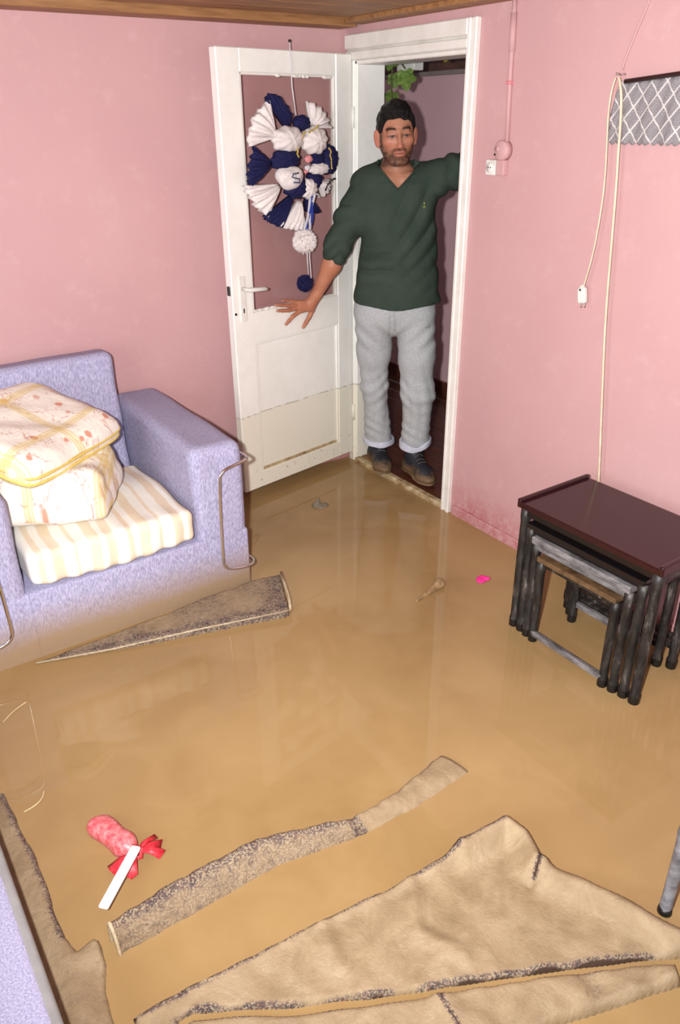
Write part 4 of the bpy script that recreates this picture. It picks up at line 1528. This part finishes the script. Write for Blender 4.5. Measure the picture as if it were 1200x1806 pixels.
def pompom(c, r, col, d, n, name='pompom'):
    C_ = wp(*c, d)
    bm = bmesh.new()
    rs_ = random.Random(int(c[1]))
    bmesh.ops.create_icosphere(bm, subdivisions=3, radius=r * 0.86)
    for v in bm.verts:
        v.co *= 1 + rs_.uniform(-0.10, 0.08)
    for k_ in range(n):
        z_ = rs_.uniform(-1, 1)
        a = rs_.uniform(0, 6.283)
        dr_ = Vector((math.sqrt(1 - z_ * z_) * math.cos(a), math.sqrt(1 - z_ * z_) * math.sin(a), z_))
        s_ = dr_.orthogonal().normalized() * 0.0042
        e_ = dr_ * r * rs_.uniform(0.94, 1.10)
        s2 = dr_.cross(s_)
        b_ = dr_ * r * 0.7
        vs = [bm.verts.new(b_ + s_), bm.verts.new(b_ - s_ * 0.5 + s2 * 0.8), bm.verts.new(b_ - s_ * 0.5 - s2 * 0.8), bm.verts.new(e_)]
        for t3 in ((0, 1, 3), (1, 2, 3), (2, 0, 3)):
            bm.faces.new([vs[q] for q in t3])
    for v in bm.verts:
        v.co += C_
    me = bpy.data.meshes.new(name)
    bm.to_mesh(me)
    bm.free()
    me.materials.append(MT[col])
    return link(name, me, wr)


pompom((508, 1272), 0.056, W_, 0.046, 900)
pompom((525, 1642), 0.040, N_, 0.032, 700)

# ------------------------------------------------------------------ small things on the water
rs = empty('gift_sachet', (0.325, 1.50, 0.0), label='red net gift sachet tied with a bow floating on the water', cat='sachet')
rso = np.array((0.325, 1.50, 0.0))
F = Field((0.22, 1.36, -0.05), (0.46, 1.66, 0.09), 0.004)
F.cone((0.288, 1.578, 0.014), (0.322, 1.487, 0.016), 0.034, 0.030, 0.0)
F.cone((0.322, 1.487, 0.016), (0.336, 1.445, 0.022), 0.026, 0.012, 0.02)
F.d += 0.0025 * waves(F.P, 90, 3)
V, Q = F.mesh()
np_mesh('pouch', V - rso, Q, 'red_net_pale', rs)
MB().tube([Vector(p) - Vector(rso) for p in ((0.333, 1.452, 0.034), (0.350, 1.440, 0.026), (0.343, 1.428, 0.012), (0.326, 1.434, 0.014), (0.320, 1.447, 0.026))], 0.007, 8, closed=True).build('tie', 'red_net', rs, True)


def frill(parent, o0, base, tips, mat, name):
    v, f = [], []
    b = Vector(base)
    n = len(tips)
    for t_ in tips:
        t_ = Vector(t_)
        v += [b.lerp(t_, 0.08) - o0, b.lerp(t_, 0.55) + Vector((0, 0, 0.010)) - o0, t_ - o0]
    for i in range(n - 1):
        for k_ in range(2):
            a = i * 3 + k_
            f.append((a, a + 3, a + 4, a + 1))
    o = mesh_obj(name, v, f, mat, parent)
    m_ = o.modifiers.new('thickness', 'SOLIDIFY')
    m_.thickness = 0.003
    return o


rsv = Vector(rso)
frill(rs, rsv, (0.338, 1.440, 0.022), [(0.264, 1.452, 0.006), (0.262, 1.432, 0.016), (0.272, 1.412, 0.004), (0.286, 1.398, 0.016), (0.300, 1.384, 0.004), (0.318, 1.384, 0.012)], 'red_net', 'net_frill')
frill(rs, rsv, (0.338, 1.440, 0.022), [(0.398, 1.462, 0.004), (0.410, 1.446, 0.014), (0.398, 1.432, 0.004), (0.404, 1.412, 0.010), (0.382, 1.402, 0.002)], 'red_net', 'net_frill')
frill(rs, rsv, (0.338, 1.440, 0.020), [(0.375, 1.482, 0.003), (0.400, 1.478, 0.010), (0.405, 1.466, 0.003)], 'red_net', 'net_frill')
sp = empty('plastic_spoon', (0.28, 1.39, 0.03), label='white plastic handle sticking out of the red sachet to the rug ridge', cat='spoon')
spo = Vector((0.28, 1.39, 0.03))
d_ = Vector((0.207 - 0.362, 1.308 - 1.452, 0))
L_ = d_.length
sp.rotation_euler = (0, 0, math.atan2(d_.y, d_.x))
sp.location = (0.362, 1.452, 0.046)
F = Field((-0.07, -0.02, -0.014), (L_ + 0.01, 0.02, 0.03), 0.0025)
F.rbox((L_ * 0.58, 0, 0.008), (L_ * 0.42, 0.013, 0.005), 0.0045, 0.004)
V, Q = F.mesh()
np_mesh('handle', V, Q, 'white_plastic', sp)

pp = empty('pink_petal', (2.004, 1.912, 0.0), label='bright magenta crumpled petal floating near the nest of tables', cat='petal')
F = Field((-0.06, -0.05, -0.02), (0.06, 0.05, 0.03), 0.003)
F.ell((0, 0, 0.004), (0.030, 0.022, 0.007), 0.005, rot=Matrix.Rotation(0.5, 3, 'Z').to_euler())
F.ell((0.020, -0.012, 0.006), (0.014, 0.012, 0.006), 0.005)
F.ell((0.004, 0.002, 0.014), (0.012, 0.009, 0.008), 0.004, 'sub')
F.d += 0.0018 * waves(F.P, 160, 5)
V, Q = F.mesh()
np_mesh('petal', V, Q, 'magenta_petal', pp)

F = Field((1.66, 1.90, -0.03), (1.88, 2.03, 0.05), 0.004)
F.cone((1.690, 1.945, 0.002), (1.830, 1.975, 0.012), 0.006, 0.020, 0.01)
F.ell((1.836, 1.978, 0.018), (0.014, 0.026, 0.012), 0.010)
F.d += 0.002 * waves(F.P, 80, 2)
V, Q = F.mesh()
tag(np_mesh('rug_scrap', V, Q, 'driftwood'), 'pale brown curled scrap sticking out of the water mid room', 'debris')
F = Field((1.77, 2.80, -0.03), (1.92, 2.95, 0.06), 0.004)
F.cone((1.82, 2.88, 0.0), (1.842, 2.890, 0.032), 0.022, 0.005, 0.01)
F.ell((1.842, 2.866, 0.0), (0.036, 0.026, 0.008), 0.012)
F.d += 0.002 * waves(F.P, 90, 7)
V, Q = F.mesh()
tag(np_mesh('cloth_scrap', V, Q, 'wet_cloth'), 'small grey peaked scrap poking from the water before the door', 'debris')
for lab, pts in (('curved pale straw floating beside the left rug strip', [(0.135, 1.760, 0.003), (0.165, 1.763, 0.004), (0.190, 1.778, 0.004), (0.202, 1.805, 0.003)]),
                 ('straight pale straw floating at the left edge below the armchair', [(0.175, 2.165, 0.003), (0.215, 2.200, 0.004), (0.262, 2.222, 0.003)])):
    o = MB().tube(smooth_path(pts, 2), 0.0018, 6).build('straw', 'straw', None, True)
    tag(o, lab, 'straw', 'loose straws on the water')


# ------------------------------------------------------------------ the man in the doorway
PO = Vector((2.345, 2.870, 0.0))
man = empty('person', PO, math.atan2(-0.613, 0.79), label='man in a green V-neck sweater and grey joggers leaning in the doorway', cat='person')
# person frame: x to the man's left (picture right), y away from the room, z up

HC = np.array((-0.064, -0.020, 1.633))
HR = np.array((Matrix.Rotation(math.radians(-3.5), 3, 'Y') @ Matrix.Rotation(math.radians(7), 3, 'Z') @ Matrix.Rotation(math.radians(3), 3, 'X')), np.float32)


def hp_(x, y, z):
    return HC + HR @ np.array((x, y, z))


HE = Matrix(HR.tolist()).to_euler()


def head_field(F, hair=False):
    ell = lambda c, r, k=0.01, op='add', rot=None: F.ell(hp_(*c), r, k, op, HE if rot is None else (Matrix(HR.tolist()) @ rot).to_euler())
    con = lambda a, b, ra, rb, k=0.01, op='add': F.cone(hp_(*a), hp_(*b), ra, rb, k, op)
    ell((0, 0.022, 0.038), (0.0745, 0.094, 0.080), 0)
    ell((0, -0.012, -0.015), (0.0635, 0.072, 0.090), 0.03)
    for s in (1, -1):
        con((s * 0.053, 0.012, -0.050), (s * 0.022, -0.058, -0.099), 0.016, 0.018, 0.03)
        ell((s * 0.043, -0.050, -0.020), (0.022, 0.024, 0.020), 0.025)
    ell((0, -0.066, -0.099), (0.024, 0.019, 0.017), 0.02)
    con((-0.036, -0.074, 0.021), (0.036, -0.074, 0.021), 0.0095, 0.0095, 0.018)
    for s in (1, -1):
        ell((s * 0.031, -0.093, 0.000), (0.019, 0.016, 0.012), 0.014, 'sub')
        ell((s * 0.031, -0.0665, -0.001), 0.0145, 0.004)
        con((s * 0.016, -0.0795, 0.006), (s * 0.047, -0.0725, 0.005), 0.0042, 0.0042, 0.006)
        con((s * 0.018, -0.0785, -0.009), (s * 0.045, -0.0715, -0.008), 0.0036, 0.0036, 0.006)
    con((0, -0.083, 0.014), (0, -0.106, -0.034), 0.0085, 0.0105, 0.012)
    ell((0, -0.108, -0.037), (0.0115, 0.011, 0.010), 0.006)
    for s in (1, -1):
        ell((s * 0.0125, -0.096, -0.040), (0.0085, 0.011, 0.008), 0.006)
        ell((s * 0.007, -0.104, -0.047), (0.0035, 0.005, 0.003), 0.003, 'sub')
    ell((0, -0.082, -0.068), (0.030, 0.014, 0.020), 0.015)
    ell((0, -0.0925, -0.0605), (0.023, 0.009, 0.0055), 0.006)
    ell((0, -0.0915, -0.0735), (0.020, 0.009, 0.0065), 0.006)
    con((-0.021, -0.099, -0.0668), (0.021, -0.099, -0.0668), 0.0016, 0.0016, 0.003, 'sub')
    for s in (1, -1):
        er = Matrix.Rotation(s * -0.55, 3, 'Z') @ Matrix.Rotation(-0.12, 3, 'X')
        ell((s * 0.083, 0.018, -0.010), (0.0085, 0.019, 0.034), 0.006, 'add', er)
        ell((s * 0.078, 0.018, -0.036), (0.007, 0.010, 0.012), 0.008, 'add', er)
        ell((s * 0.091, 0.006, -0.008), (0.006, 0.010, 0.019), 0.005, 'sub', er)


F = Field((-0.26, -0.17, 1.36), (0.14, 0.20, 1.79), 0.0026)
head_field(F)
nk = hp_(0, 0.030, -0.060)
F.cone(nk, (-0.062, 0.035, 1.470), 0.056, 0.060, 0.025)
F.ell((-0.060, 0.020, 1.395), (0.150, 0.100, 0.110), 0.05)
for s in (1, -1):      # neck cords and collar bones
    F.cone((-0.060 + s * 0.030, -0.050, 1.462), (-0.060 + s * 0.13, -0.02, 1.488), 0.009, 0.010, 0.03)
V, Q = F.mesh()
HV, HQ = V, Q
L = (V - HC) @ HR           # head-local coordinates
x, y, z = L[:, 0], L[:, 1], L[:, 2]
c = lambda r: np.array(lin(r))
N = len(V)
nzv = waves(V.astype(np.float32), 300, 3)
nzl = waves(V.astype(np.float32), 90, 5)
col = np.tile(c((178, 124, 99)), (N, 1))


def blend(f, rgb):
    global col
    f = np.clip(f, 0, 1)[:, None]
    col = col * (1 - f) + c(rgb) * f


g = lambda d, w_: np.exp(-(d / w_) ** 2)
front = np.clip((-0.01 - y) / 0.02, 0, 1)
blend(0.35 * g(z + 0.02, 0.05) * front * g(np.abs(x) - 0.045, 0.02), (190, 104, 84))         # ruddy cheeks
blend(0.4 * g(np.hypot(x, z + 0.036), 0.016) * front, (184, 100, 82))                     # nose tip
# stubble: jaw, chin, upper lip, sideburns
jaw = np.clip((-0.048 - z - 0.35 * np.clip(0.052 - np.abs(x), 0, 1) + 0.0) / 0.018, 0, 1) * np.clip((0.045 - y) / 0.03, 0, 1) * np.clip((z + 0.135) / 0.02, 0, 1)
side = g(np.abs(x) - 0.068, 0.012) * np.clip((0.02 - y) / 0.02, 0, 1) * np.clip((0.02 - z) / 0.02, 0, 1) * np.clip((y + 0.045) / 0.02, 0, 1) * np.clip((z + 0.13) / 0.03, 0, 1)
mou = g(z + 0.053, 0.006) * np.clip((0.032 - np.abs(x)) / 0.010, 0, 1) * front
gob = g(np.abs(x) - 0.030, 0.007) * np.clip((-0.050 - z) / 0.006, 0, 1) * np.clip((z + 0.110) / 0.012, 0, 1) * front
st_ = np.clip(np.maximum.reduce([jaw, side, mou, gob * 0.8, g(np.hypot(x, z + 0.100), 0.026) * front]), 0, 1)
st_ *= 1 - g(z + 0.067, 0.009) * np.clip((0.024 - np.abs(x)) / 0.006, 0, 1)
blend(st_ * (0.78 + 0.14 * nzv), (50, 38, 33))
# brows
bz = 0.0245 + 0.004 * np.sin(np.clip((np.abs(x) - 0.012) / 0.042, 0, 1) * np.pi) - 0.06 * np.clip(np.abs(x) - 0.042, 0, 1)
brow = g(z - bz, 0.0055) * np.clip((np.abs(x) - 0.010) / 0.006, 0, 1) * np.clip((0.056 - np.abs(x)) / 0.008, 0, 1) * front
blend(np.clip(brow * 1.25, 0, 0.95), (22, 16, 15))
# eyes: dark lids, with socket shade and dimmed whites put into the tone
for s in (1, -1):
    ex_, ez_ = x - s * 0.031, z + 0.0012
    lid_shade = g(ez_, 0.0115) * g(ex_, 0.021) * front
    blend(lid_shade * 0.62, (104, 60, 48))
    opening = (np.abs(ez_) < 0.0040 * np.sqrt(np.clip(1 - (ex_ / 0.0145) ** 2, 0, 1))) & (y < -0.04)
    blend(opening.astype(float), (128, 108, 98))
    blend((opening & (np.hypot(ex_ - 0.001, ez_) < 0.0062)).astype(float), (34, 22, 18))
    lash = g(ez_ - 0.0044 * np.sqrt(np.clip(1 - (ex_ / 0.016) ** 2, 0, 1)), 0.0020) * np.clip((0.018 - np.abs(ex_)) / 0.003, 0, 1) * front
    blend(lash * 0.85, (30, 20, 18))
# lips
lip = g(z + 0.0665, 0.0088) * np.clip((0.0245 - np.abs(x)) / 0.005, 0, 1) * front * (y < -0.07)
blend(lip * 0.75, (166, 86, 78))
blend(g(z + 0.0668, 0.0018) * np.clip((0.021 - np.abs(x)) / 0.003, 0, 1) * front, (84, 38, 34))
# ears redder, neck a little
blend(np.clip((np.abs(x) - 0.074) / 0.006, 0, 1) * (np.abs(z + 0.01) < 0.05) * 0.5, (214, 128, 108))
# hair shadow of the shorn scalp edge
blend(np.clip((z - 0.060 + 0.3 * np.abs(x)) / 0.01, 0, 1) * front * 0.0, (40, 30, 28))
headcol = col

# right forearm and hand resting on the door
F = Field((-0.66, -0.16, 0.77), (-0.24, 0.12, 1.26), 0.0027)
F.cone((-0.300, 0.000, 1.215), (-0.352, 0.004, 1.090), 0.046, 0.044, 0.0)
F.cone((-0.352, 0.004, 1.090), (-0.426, 0.010, 0.955), 0.043, 0.027, 0.02)
F.cone((-0.426, 0.010, 0.955), (-0.446, 0.008, 0.925), 0.026, 0.027, 0.015)
PAL = (-0.462, 0.002, 0.905)
F.cone((-0.440, 0.012, 0.928), (-0.452, 0.016, 0.893), 0.022, 0.018, 0.015)
fing = dict(index=[(-0.500, -0.020, 0.886), (-0.533, -0.056, 0.868), (-0.550, -0.067, 0.850), (-0.565, -0.073, 0.833)],
            middle=[(-0.507, -0.030, 0.901), (-0.549, -0.072, 0.899), (-0.575, -0.093, 0.902), (-0.597, -0.110, 0.905)],
            ring=[(-0.508, -0.032, 0.914), (-0.552, -0.074, 0.922), (-0.580, -0.100, 0.928), (-0.604, -0.121, 0.934)],
            little=[(-0.500, -0.022, 0.925), (-0.533, -0.052, 0.937), (-0.556, -0.071, 0.943), (-0.574, -0.085, 0.946)],
            thumb=[(-0.449, 0.024, 0.880), (-0.464, 0.018, 0.846), (-0.479, 0.012, 0.822), (-0.492, 0.004, 0.801)])
rad = dict(index=(0.0105, 0.0095, 0.0085, 0.0068), middle=(0.0105, 0.0095, 0.0085, 0.0068), ring=(0.0100, 0.0090, 0.0080, 0.0064), little=(0.0090, 0.0078, 0.0070, 0.0056), thumb=(0.0135, 0.0110, 0.0100, 0.0075))
for k_, p in fing.items():
    if k_ != 'thumb':
        F.cone(PAL if k_ in ('middle', 'ring') else (-0.458, 0.006, 0.895 if k_ == 'index' else 0.917), p[0], 0.0165, 0.0125, 0.012)
    else:
        F.cone((-0.448, 0.014, 0.908), p[0], 0.018, 0.0135, 0.012)
for k_, p in fing.items():
    r_ = rad[k_]
    for i in range(3):
        F.cone(p[i], p[i + 1], r_[i], r_[i + 1], 0.0035)
V2, Q2 = F.mesh()
col = np.tile(c((180, 120, 93)), (len(V2), 1))
nz2 = waves(V2.astype(np.float32), 120, 8)
f_ = (0.15 + 0.15 * nz2) * np.clip((1.15 - V2[:, 2]) / 0.1, 0, 1)
blend(f_, (150, 84, 62))
for k_, p in fing.items():      # darker knuckles, pale dirty nails
    for q in p[1:3]:
        blend(0.35 * g(np.linalg.norm(V2 - np.array(q), axis=1), 0.011), (150, 80, 62))
    tip = np.array(p[3]) + (np.array(p[3]) - np.array(p[2])) * 0.25 + np.array((0.002, -0.006, 0.001))
    blend(0.75 * (np.linalg.norm(V2 - tip, axis=1) < 0.0062), (196, 160, 146))
armcol = col

# left forearm and hand on the corridor side of the wall
F = Field((0.26, -0.34, 1.40), (0.58, 0.10, 1.74), 0.005)
F.cone((0.34, -0.070, 1.500), (0.425, -0.205, 1.590), 0.042, 0.027, 0)
F.ell((0.437, -0.228, 1.612), (0.028, 0.034, 0.042), 0.02)
for i in range(4):
    a_ = np.array((0.425 + i * 0.008, -0.225 - i * 0.012, 1.640 - 0.004 * i))
    b_ = a_ + np.array((0.004 + 0.004 * i, -0.012 - 0.006 * i, 0.062 - 0.008 * i))
    F.cone(a_, b_, 0.0095, 0.007, 0.004)
F.cone((0.425, -0.205, 1.600), (0.398, -0.188, 1.650), 0.012, 0.008, 0.006)
V3, Q3 = F.mesh()
col3 = np.tile(c((190, 122, 92)), (len(V3), 1))
BV = np.concatenate([HV, V2, V3])
BQ = np.concatenate([HQ, Q2 + len(HV), Q3 + len(HV) + len(V2)])
np_mesh('body', BV, BQ, 'skin', man, {'tone': ('COLOR', np.concatenate([headcol, armcol, col3]))})

# hair: short, thick, black
F = Field((-0.18, -0.17, 1.50), (0.05, 0.20, 1.79), 0.0028)
F.ell(hp_(0, 0.024, 0.042), (0.0825, 0.102, 0.090), 0, 'add', HE)
F.ell(hp_(-0.01, -0.040, 0.094), (0.056, 0.042, 0.026), 0.02, 'add', HE)
L = (F.P.reshape(-1, 3) - HC.astype(np.float32)) @ HR
lx, ly, lz = (L[:, i].reshape(F.d.shape) for i in range(3))
line = np.interp(ly, [-0.12, -0.080, -0.058, -0.045, -0.034, -0.014, 0.004, 0.010, 0.040, 0.06, 0.12], [0.074, 0.070, 0.060, 0.046, 0.006, -0.030, -0.026, 0.020, 0.016, -0.050, -0.075])
line = line + 0.004 * waves(F.P, 150, 51) + 0.008 * np.clip(1 - np.abs(lx - 0.028) / 0.02, 0, 1) * -1 * (ly < -0.05)
F.d += 0.0032 * waves(F.P, 85, 12) + 0.0022 * waves(F.P, 230, 13)
F.d = np.maximum(F.d, (line - lz) * 0.8)
V, Q = F.mesh()
np_mesh('hair', V, Q, 'hair', man)

# sweater
F = Field((-0.46, -0.24, 0.88), (0.46, 0.24, 1.62), 0.0055)
zs = [0.900, 0.93, 1.00, 1.085, 1.20, 1.30, 1.39, 1.44, 1.475, 1.505, 1.53, 1.56]
cx_ = [-0.048, -0.048, -0.046, -0.044, -0.045, -0.047, -0.050, -0.055, -0.058, -0.060, -0.062, -0.062]
hw_ = [0.196, 0.199, 0.193, 0.184, 0.172, 0.170, 0.172, 0.168, 0.148, 0.112, 0.080, 0.068]
hd_ = [0.124, 0.128, 0.126, 0.122, 0.118, 0.122, 0.124, 0.118, 0.104, 0.088, 0.076, 0.070]
cy_ = [0.010, 0.010, 0.010, 0.012, 0.014, 0.014, 0.016, 0.018, 0.022, 0.028, 0.032, 0.034]
F.prof(zs, cx_, cy_, hw_, hd_, 2.3, 0)
F.cone((-0.185, 0.018, 1.432), (-0.262, 0.010, 1.300), 0.072, 0.064, 0.05)
F.cone((-0.262, 0.010, 1.300), (-0.322, 0.002, 1.172), 0.064, 0.058, 0.03)
F.cone((-0.318, 0.002, 1.182), (-0.330, 0.002, 1.158), 0.064, 0.064, 0.006)
F.cone((0.070, 0.018, 1.452), (0.200, -0.030, 1.492), 0.074, 0.066, 0.05)
F.cone((0.200, -0.030, 1.492), (0.345, -0.075, 1.505), 0.066, 0.058, 0.03)
P = F.P
X, Y, Z = P[..., 0], P[..., 1], P[..., 2]
# cloth folds: creases from the raised shoulder down across the chest, rucks at the waist, sleeve wrinkles
dg = (X * 0.80 - Z * 0.60)
mk = np.exp(-((X - 0.03) / 0.12) ** 2 - ((Z - 1.27) / 0.20) ** 2) * (Y < 0.03)
F.d += (0.0200 * (0.5 - np.abs(np.sin(dg * 44 + 1.3 * np.sin(Z * 9)))) * mk * np.clip(-Y / 0.06, 0, 1)).astype(np.float32)
mk = np.exp(-((X + 0.15) / 0.10) ** 2 - ((Z - 1.10) / 0.10) ** 2) * (Y < 0.05)
F.d += (0.0180 * (0.5 - np.abs(np.sin((Z * 0.92 + X * 0.35) * 50 + 1.2 * np.sin(X * 22)))) * mk * np.clip(-Y / 0.05, 0, 1)).astype(np.float32)
mk = np.clip((X - 0.10) / 0.06, 0, 1)
F.d += (0.0120 * (0.5 - np.abs(np.sin(X * 42 + Z * 15 + 0.8 * np.sin(Z * 40)))) * mk).astype(np.float32)
mk = np.clip((-0.23 - X) / 0.04, 0, 1)
F.d += (0.0110 * (0.5 - np.abs(np.sin(Z * 42 - X * 20 + 0.8 * np.sin(X * 40 + Y * 30)))) * mk).astype(np.float32)
F.d += 0.0030 * waves(P, 24, 33)
# V neck, neck hole, hem and cuff openings
vz = 1.424 + np.abs(X + 0.054) * 1.02
neck = np.maximum(vz - Z, Y - 0.030)
F.d = np.maximum(F.d, -neck * 0.7)
hole = np.hypot(X + 0.062, (Y - 0.030)) - 0.078
F.d = np.maximum(F.d, -np.maximum(hole, 1.508 - Z))
inner = np.hypot((X + 0.048) / 0.184, (Y - 0.010) / 0.112) - 1
F.d = np.maximum(F.d, -np.maximum(inner * 0.11, Z - (0.945)))
hem = 0.925 - 0.020 * np.exp(-((X + 0.05) / 0.10) ** 2)
F.d = np.maximum(F.d, hem - Z)
V, Q = F.mesh()
sw = np_mesh('sweater', V, Q, 'knit', man)
# V collar band
kz = lambda xx: 1.424 + abs(xx + 0.054) * 1.02


def surf_y(V_, xx, zz, r_=0.014):
    m_ = (np.hypot(V_[:, 0] - xx, V_[:, 2] - zz) < r_)
    return float(V_[m_, 1].min()) if m_.any() else -0.1


pts = []
for xx in np.linspace(-0.140, 0.032, 25):
    pts.append((xx, surf_y(V, xx, kz(xx) - 0.006) - 0.0005, kz(xx) - 0.003))
ysm = np.convolve([p[1] for p in pts], np.ones(5) / 5, 'same')
pts = [(p[0], ysm[i] if 2 <= i < 23 else p[1], p[2]) for i, p in enumerate(pts)]
MB().tube(pts, 0.0042, 6).build('collar_band', 'knit', sw, True)
# small embroidered emblem on the chest
m = MB()
yb = surf_y(V, 0.062, 1.362) - 0.001
m.sphere((0.062, yb, 1.366), (0.0035, 0.002, 0.0045), 8, 6)
for a_ in (-0.6, 0.0, 0.6):
    m.tube([(0.062, yb, 1.358), (0.062 + 0.010 * math.sin(a_), yb, 1.358 - 0.014 * math.cos(a_))], 0.0012, 5)
m.build('emblem', 'emblem_yellow', sw, True)

# joggers
F = Field((-0.30, -0.17, 0.12), (0.20, 0.26, 1.02), 0.0055)
F.ell((-0.055, 0.016, 0.905), (0.190, 0.118, 0.150), 0)
for a_, b_, ra, rb in (((-0.146, 0.022, 0.86), (-0.150, 0.070, 0.66), 0.100, 0.080), ((-0.150, 0.070, 0.66), (-0.150, 0.095, 0.48), 0.080, 0.063), ((-0.150, 0.095, 0.48), (-0.122, 0.140, 0.195), 0.062, 0.070),
                       ((0.038, 0.012, 0.86), (0.058, 0.006, 0.66), 0.098, 0.084), ((0.058, 0.006, 0.66), (0.070, 0.008, 0.48), 0.084, 0.078), ((0.070, 0.008, 0.48), (0.068, 0.040, 0.225), 0.077, 0.070)):
    F.cone(a_, b_, ra, rb, 0.03)
P = F.P
X, Y, Z = P[..., 0], P[..., 1], P[..., 2]
F.d += 0.0032 * waves(P, 26, 41)
mk = np.exp(-((Z - 0.48) / 0.10) ** 2)
F.d += (0.0028 * np.sin(Z * 95 + X * 45 * np.sign(X + 0.05) + 2 * np.sin(X * 30)) * mk)
F.d += (0.0060 * (0.5 - np.abs(np.sin(X * 55 + Z * 6 + np.sin(Z * 11)))) * np.exp(-((Z - 0.42) / 0.2) ** 2)).astype(np.float32).astype(np.float32)
mk = np.exp(-((Z - 0.76) / 0.07) ** 2)
F.d += (0.0045 * np.sin(Z * 70 - np.abs(X + 0.06) * 70) * mk).astype(np.float32)
mk = np.exp(-((Z - 0.27) / 0.07) ** 2)
F.d += (0.0025 * np.sin(Z * 120 + X * 60) * mk).astype(np.float32)
cut = np.where(X < -0.03, 0.165, 0.195)
F.d = np.maximum(F.d, cut - Z)
V, Q = F.mesh()
jg = np_mesh('joggers', V, Q, 'jersey', man)
# drawstrings and emblem on the thigh
y0_ = surf_y(V, -0.060, 0.845)
for dx in (-0.012, 0.008):
    zz = np.linspace(0.905, 0.80 + dx, 8)
    MB().tube([(-0.066 + dx * (1 + 0.4 * i / 7), surf_y(V, -0.066 + dx, q_) - 0.002, q_) for i, q_ in enumerate(zz)], 0.0022, 6).build('drawstring', 'jersey', jg, True)
m = MB()
ye = surf_y(V, 0.100, 0.822) - 0.0005
for i in range(3):
    m.tube([(0.090 + i * 0.0085, ye, 0.818), (0.0945 + i * 0.0085, ye, 0.826 + 0.006 * i)], 0.0014, 5)
m.build('emblem', 'emblem_grey', jg, True)
# rolled cuffs
for nm, cc_, r_, h_, tl in (('trouser_cuff', (-0.120, 0.146, 0.165), 0.073, 0.034, -0.05), ('trouser_cuff', (0.069, 0.042, 0.196), 0.075, 0.038, 0.10)):
    F = Field((cc_[0] - 0.11, cc_[1] - 0.11, cc_[2] - 0.06), (cc_[0] + 0.11, cc_[1] + 0.11, cc_[2] + 0.08), 0.0045)
    X, Y, Z = F.P[..., 0] - cc_[0], F.P[..., 1] - cc_[1], F.P[..., 2] - cc_[2]
    zc = Z - tl * X - 0.02 * np.exp(-(X / 0.05) ** 2) * (Y < 0) * (-1 if nm and tl > 0 else -0.3)
    q = np.stack([np.hypot(X, Y) - r_, zc - 0.010], -1)
    e_ = np.abs(q) - np.array((0.0045, h_ / 2 - 0.006))
    F.d = (np.linalg.norm(np.maximum(e_, 0), axis=-1) + np.minimum(e_.max(-1), 0) - 0.005).astype(np.float32) + 0.003 * waves(F.P, 45, 6)
    V, Q = F.mesh()
    np_mesh(nm, V, Q, 'jersey_lining', jg)


# shoes: ankle-high, caked in mud
def shoe(heel, toe, ankle):
    h_, t_, a_ = Vector(heel), Vector(toe), Vector(ankle)
    d = (t_ - h_)
    Ln = d.length
    ang = math.atan2(d.y, d.x)
    R_ = np.array(Matrix.Rotation(ang, 3, 'Z'), np.float32)
    lo = np.array((min(h_.x, t_.x) - 0.08, min(h_.y, t_.y) - 0.08, 0.0))
    hi = np.array((max(h_.x, t_.x) + 0.08, max(h_.y, t_.y) + 0.08, 0.24))
    F = Field(lo, hi, 0.004)
    G_ = lambda x_, y_, z_: np.array((h_.x, h_.y, 0)) + R_ @ np.array((x_, y_, z_))
    F.cone(G_(0.045, 0, 0.070), G_(Ln - 0.075, 0, 0.066), 0.036, 0.040, 0.0)
    F.ell(G_(Ln - 0.060, 0.0, 0.058), (0.064, 0.047, 0.030), 0.03, rot=Matrix.Rotation(ang, 3, 'Z').to_euler())
    F.cone(G_(0.060, 0, 0.08), (a_.x, a_.y, 0.175), 0.044, 0.045, 0.04)
    F.cone(G_(0.090, 0, 0.125), G_(Ln - 0.09, 0, 0.080), 0.036, 0.030, 0.03)
    F.d += 0.0022 * waves(F.P, 60, 17)
    F.d = np.maximum(F.d, 0.038 - F.P[..., 2])
    V, Q = F.mesh()
    s_ = np_mesh('shoe', V, Q, 'shoe', man)
    F = Field(lo, hi, 0.004)
    F.rbox(G_(Ln * 0.30, 0, 0.037), (Ln * 0.30, 0.036, 0.013), 0.012, 0.0, Matrix.Rotation(ang, 3, 'Z').to_euler())
    F.ell(G_(Ln - 0.075, 0, 0.037), (0.078, 0.049, 0.014), 0.02, rot=Matrix.Rotation(ang, 3, 'Z').to_euler())
    F.d += 0.002 * waves(F.P, 80, 19)
    F.d = np.maximum(F.d, 0.0245 - F.P[..., 2])
    Vs, Qs = F.mesh()
    np_mesh('sole', Vs, Qs, 'muddy_sole', s_)
    for i in range(4):
        f_ = i / 3
        c0 = np.array(G_(Ln - 0.10 - 0.055 * f_, 0, 0))
        pts = []
        for w_ in np.linspace(-0.026, 0.026, 7):
            p_ = np.array(G_(Ln - 0.10 - 0.055 * f_, w_, 0))
            m_ = np.hypot(V[:, 0] - p_[0], V[:, 1] - p_[1]) < 0.007
            zt = V[m_, 2].max() if m_.any() else 0.1
            pts.append((p_[0], p_[1], min(zt, 0.16) + 0.001))
        MB().tube(pts, 0.0028, 6).build('lace', 'shoe_lace', s_, True)


shoe((-0.150, 0.255, 0), (-0.082, 0.000, 0), (-0.122, 0.150, 0))
shoe((0.028, 0.110, 0), (0.150, -0.130, 0), (0.066, 0.048, 0))
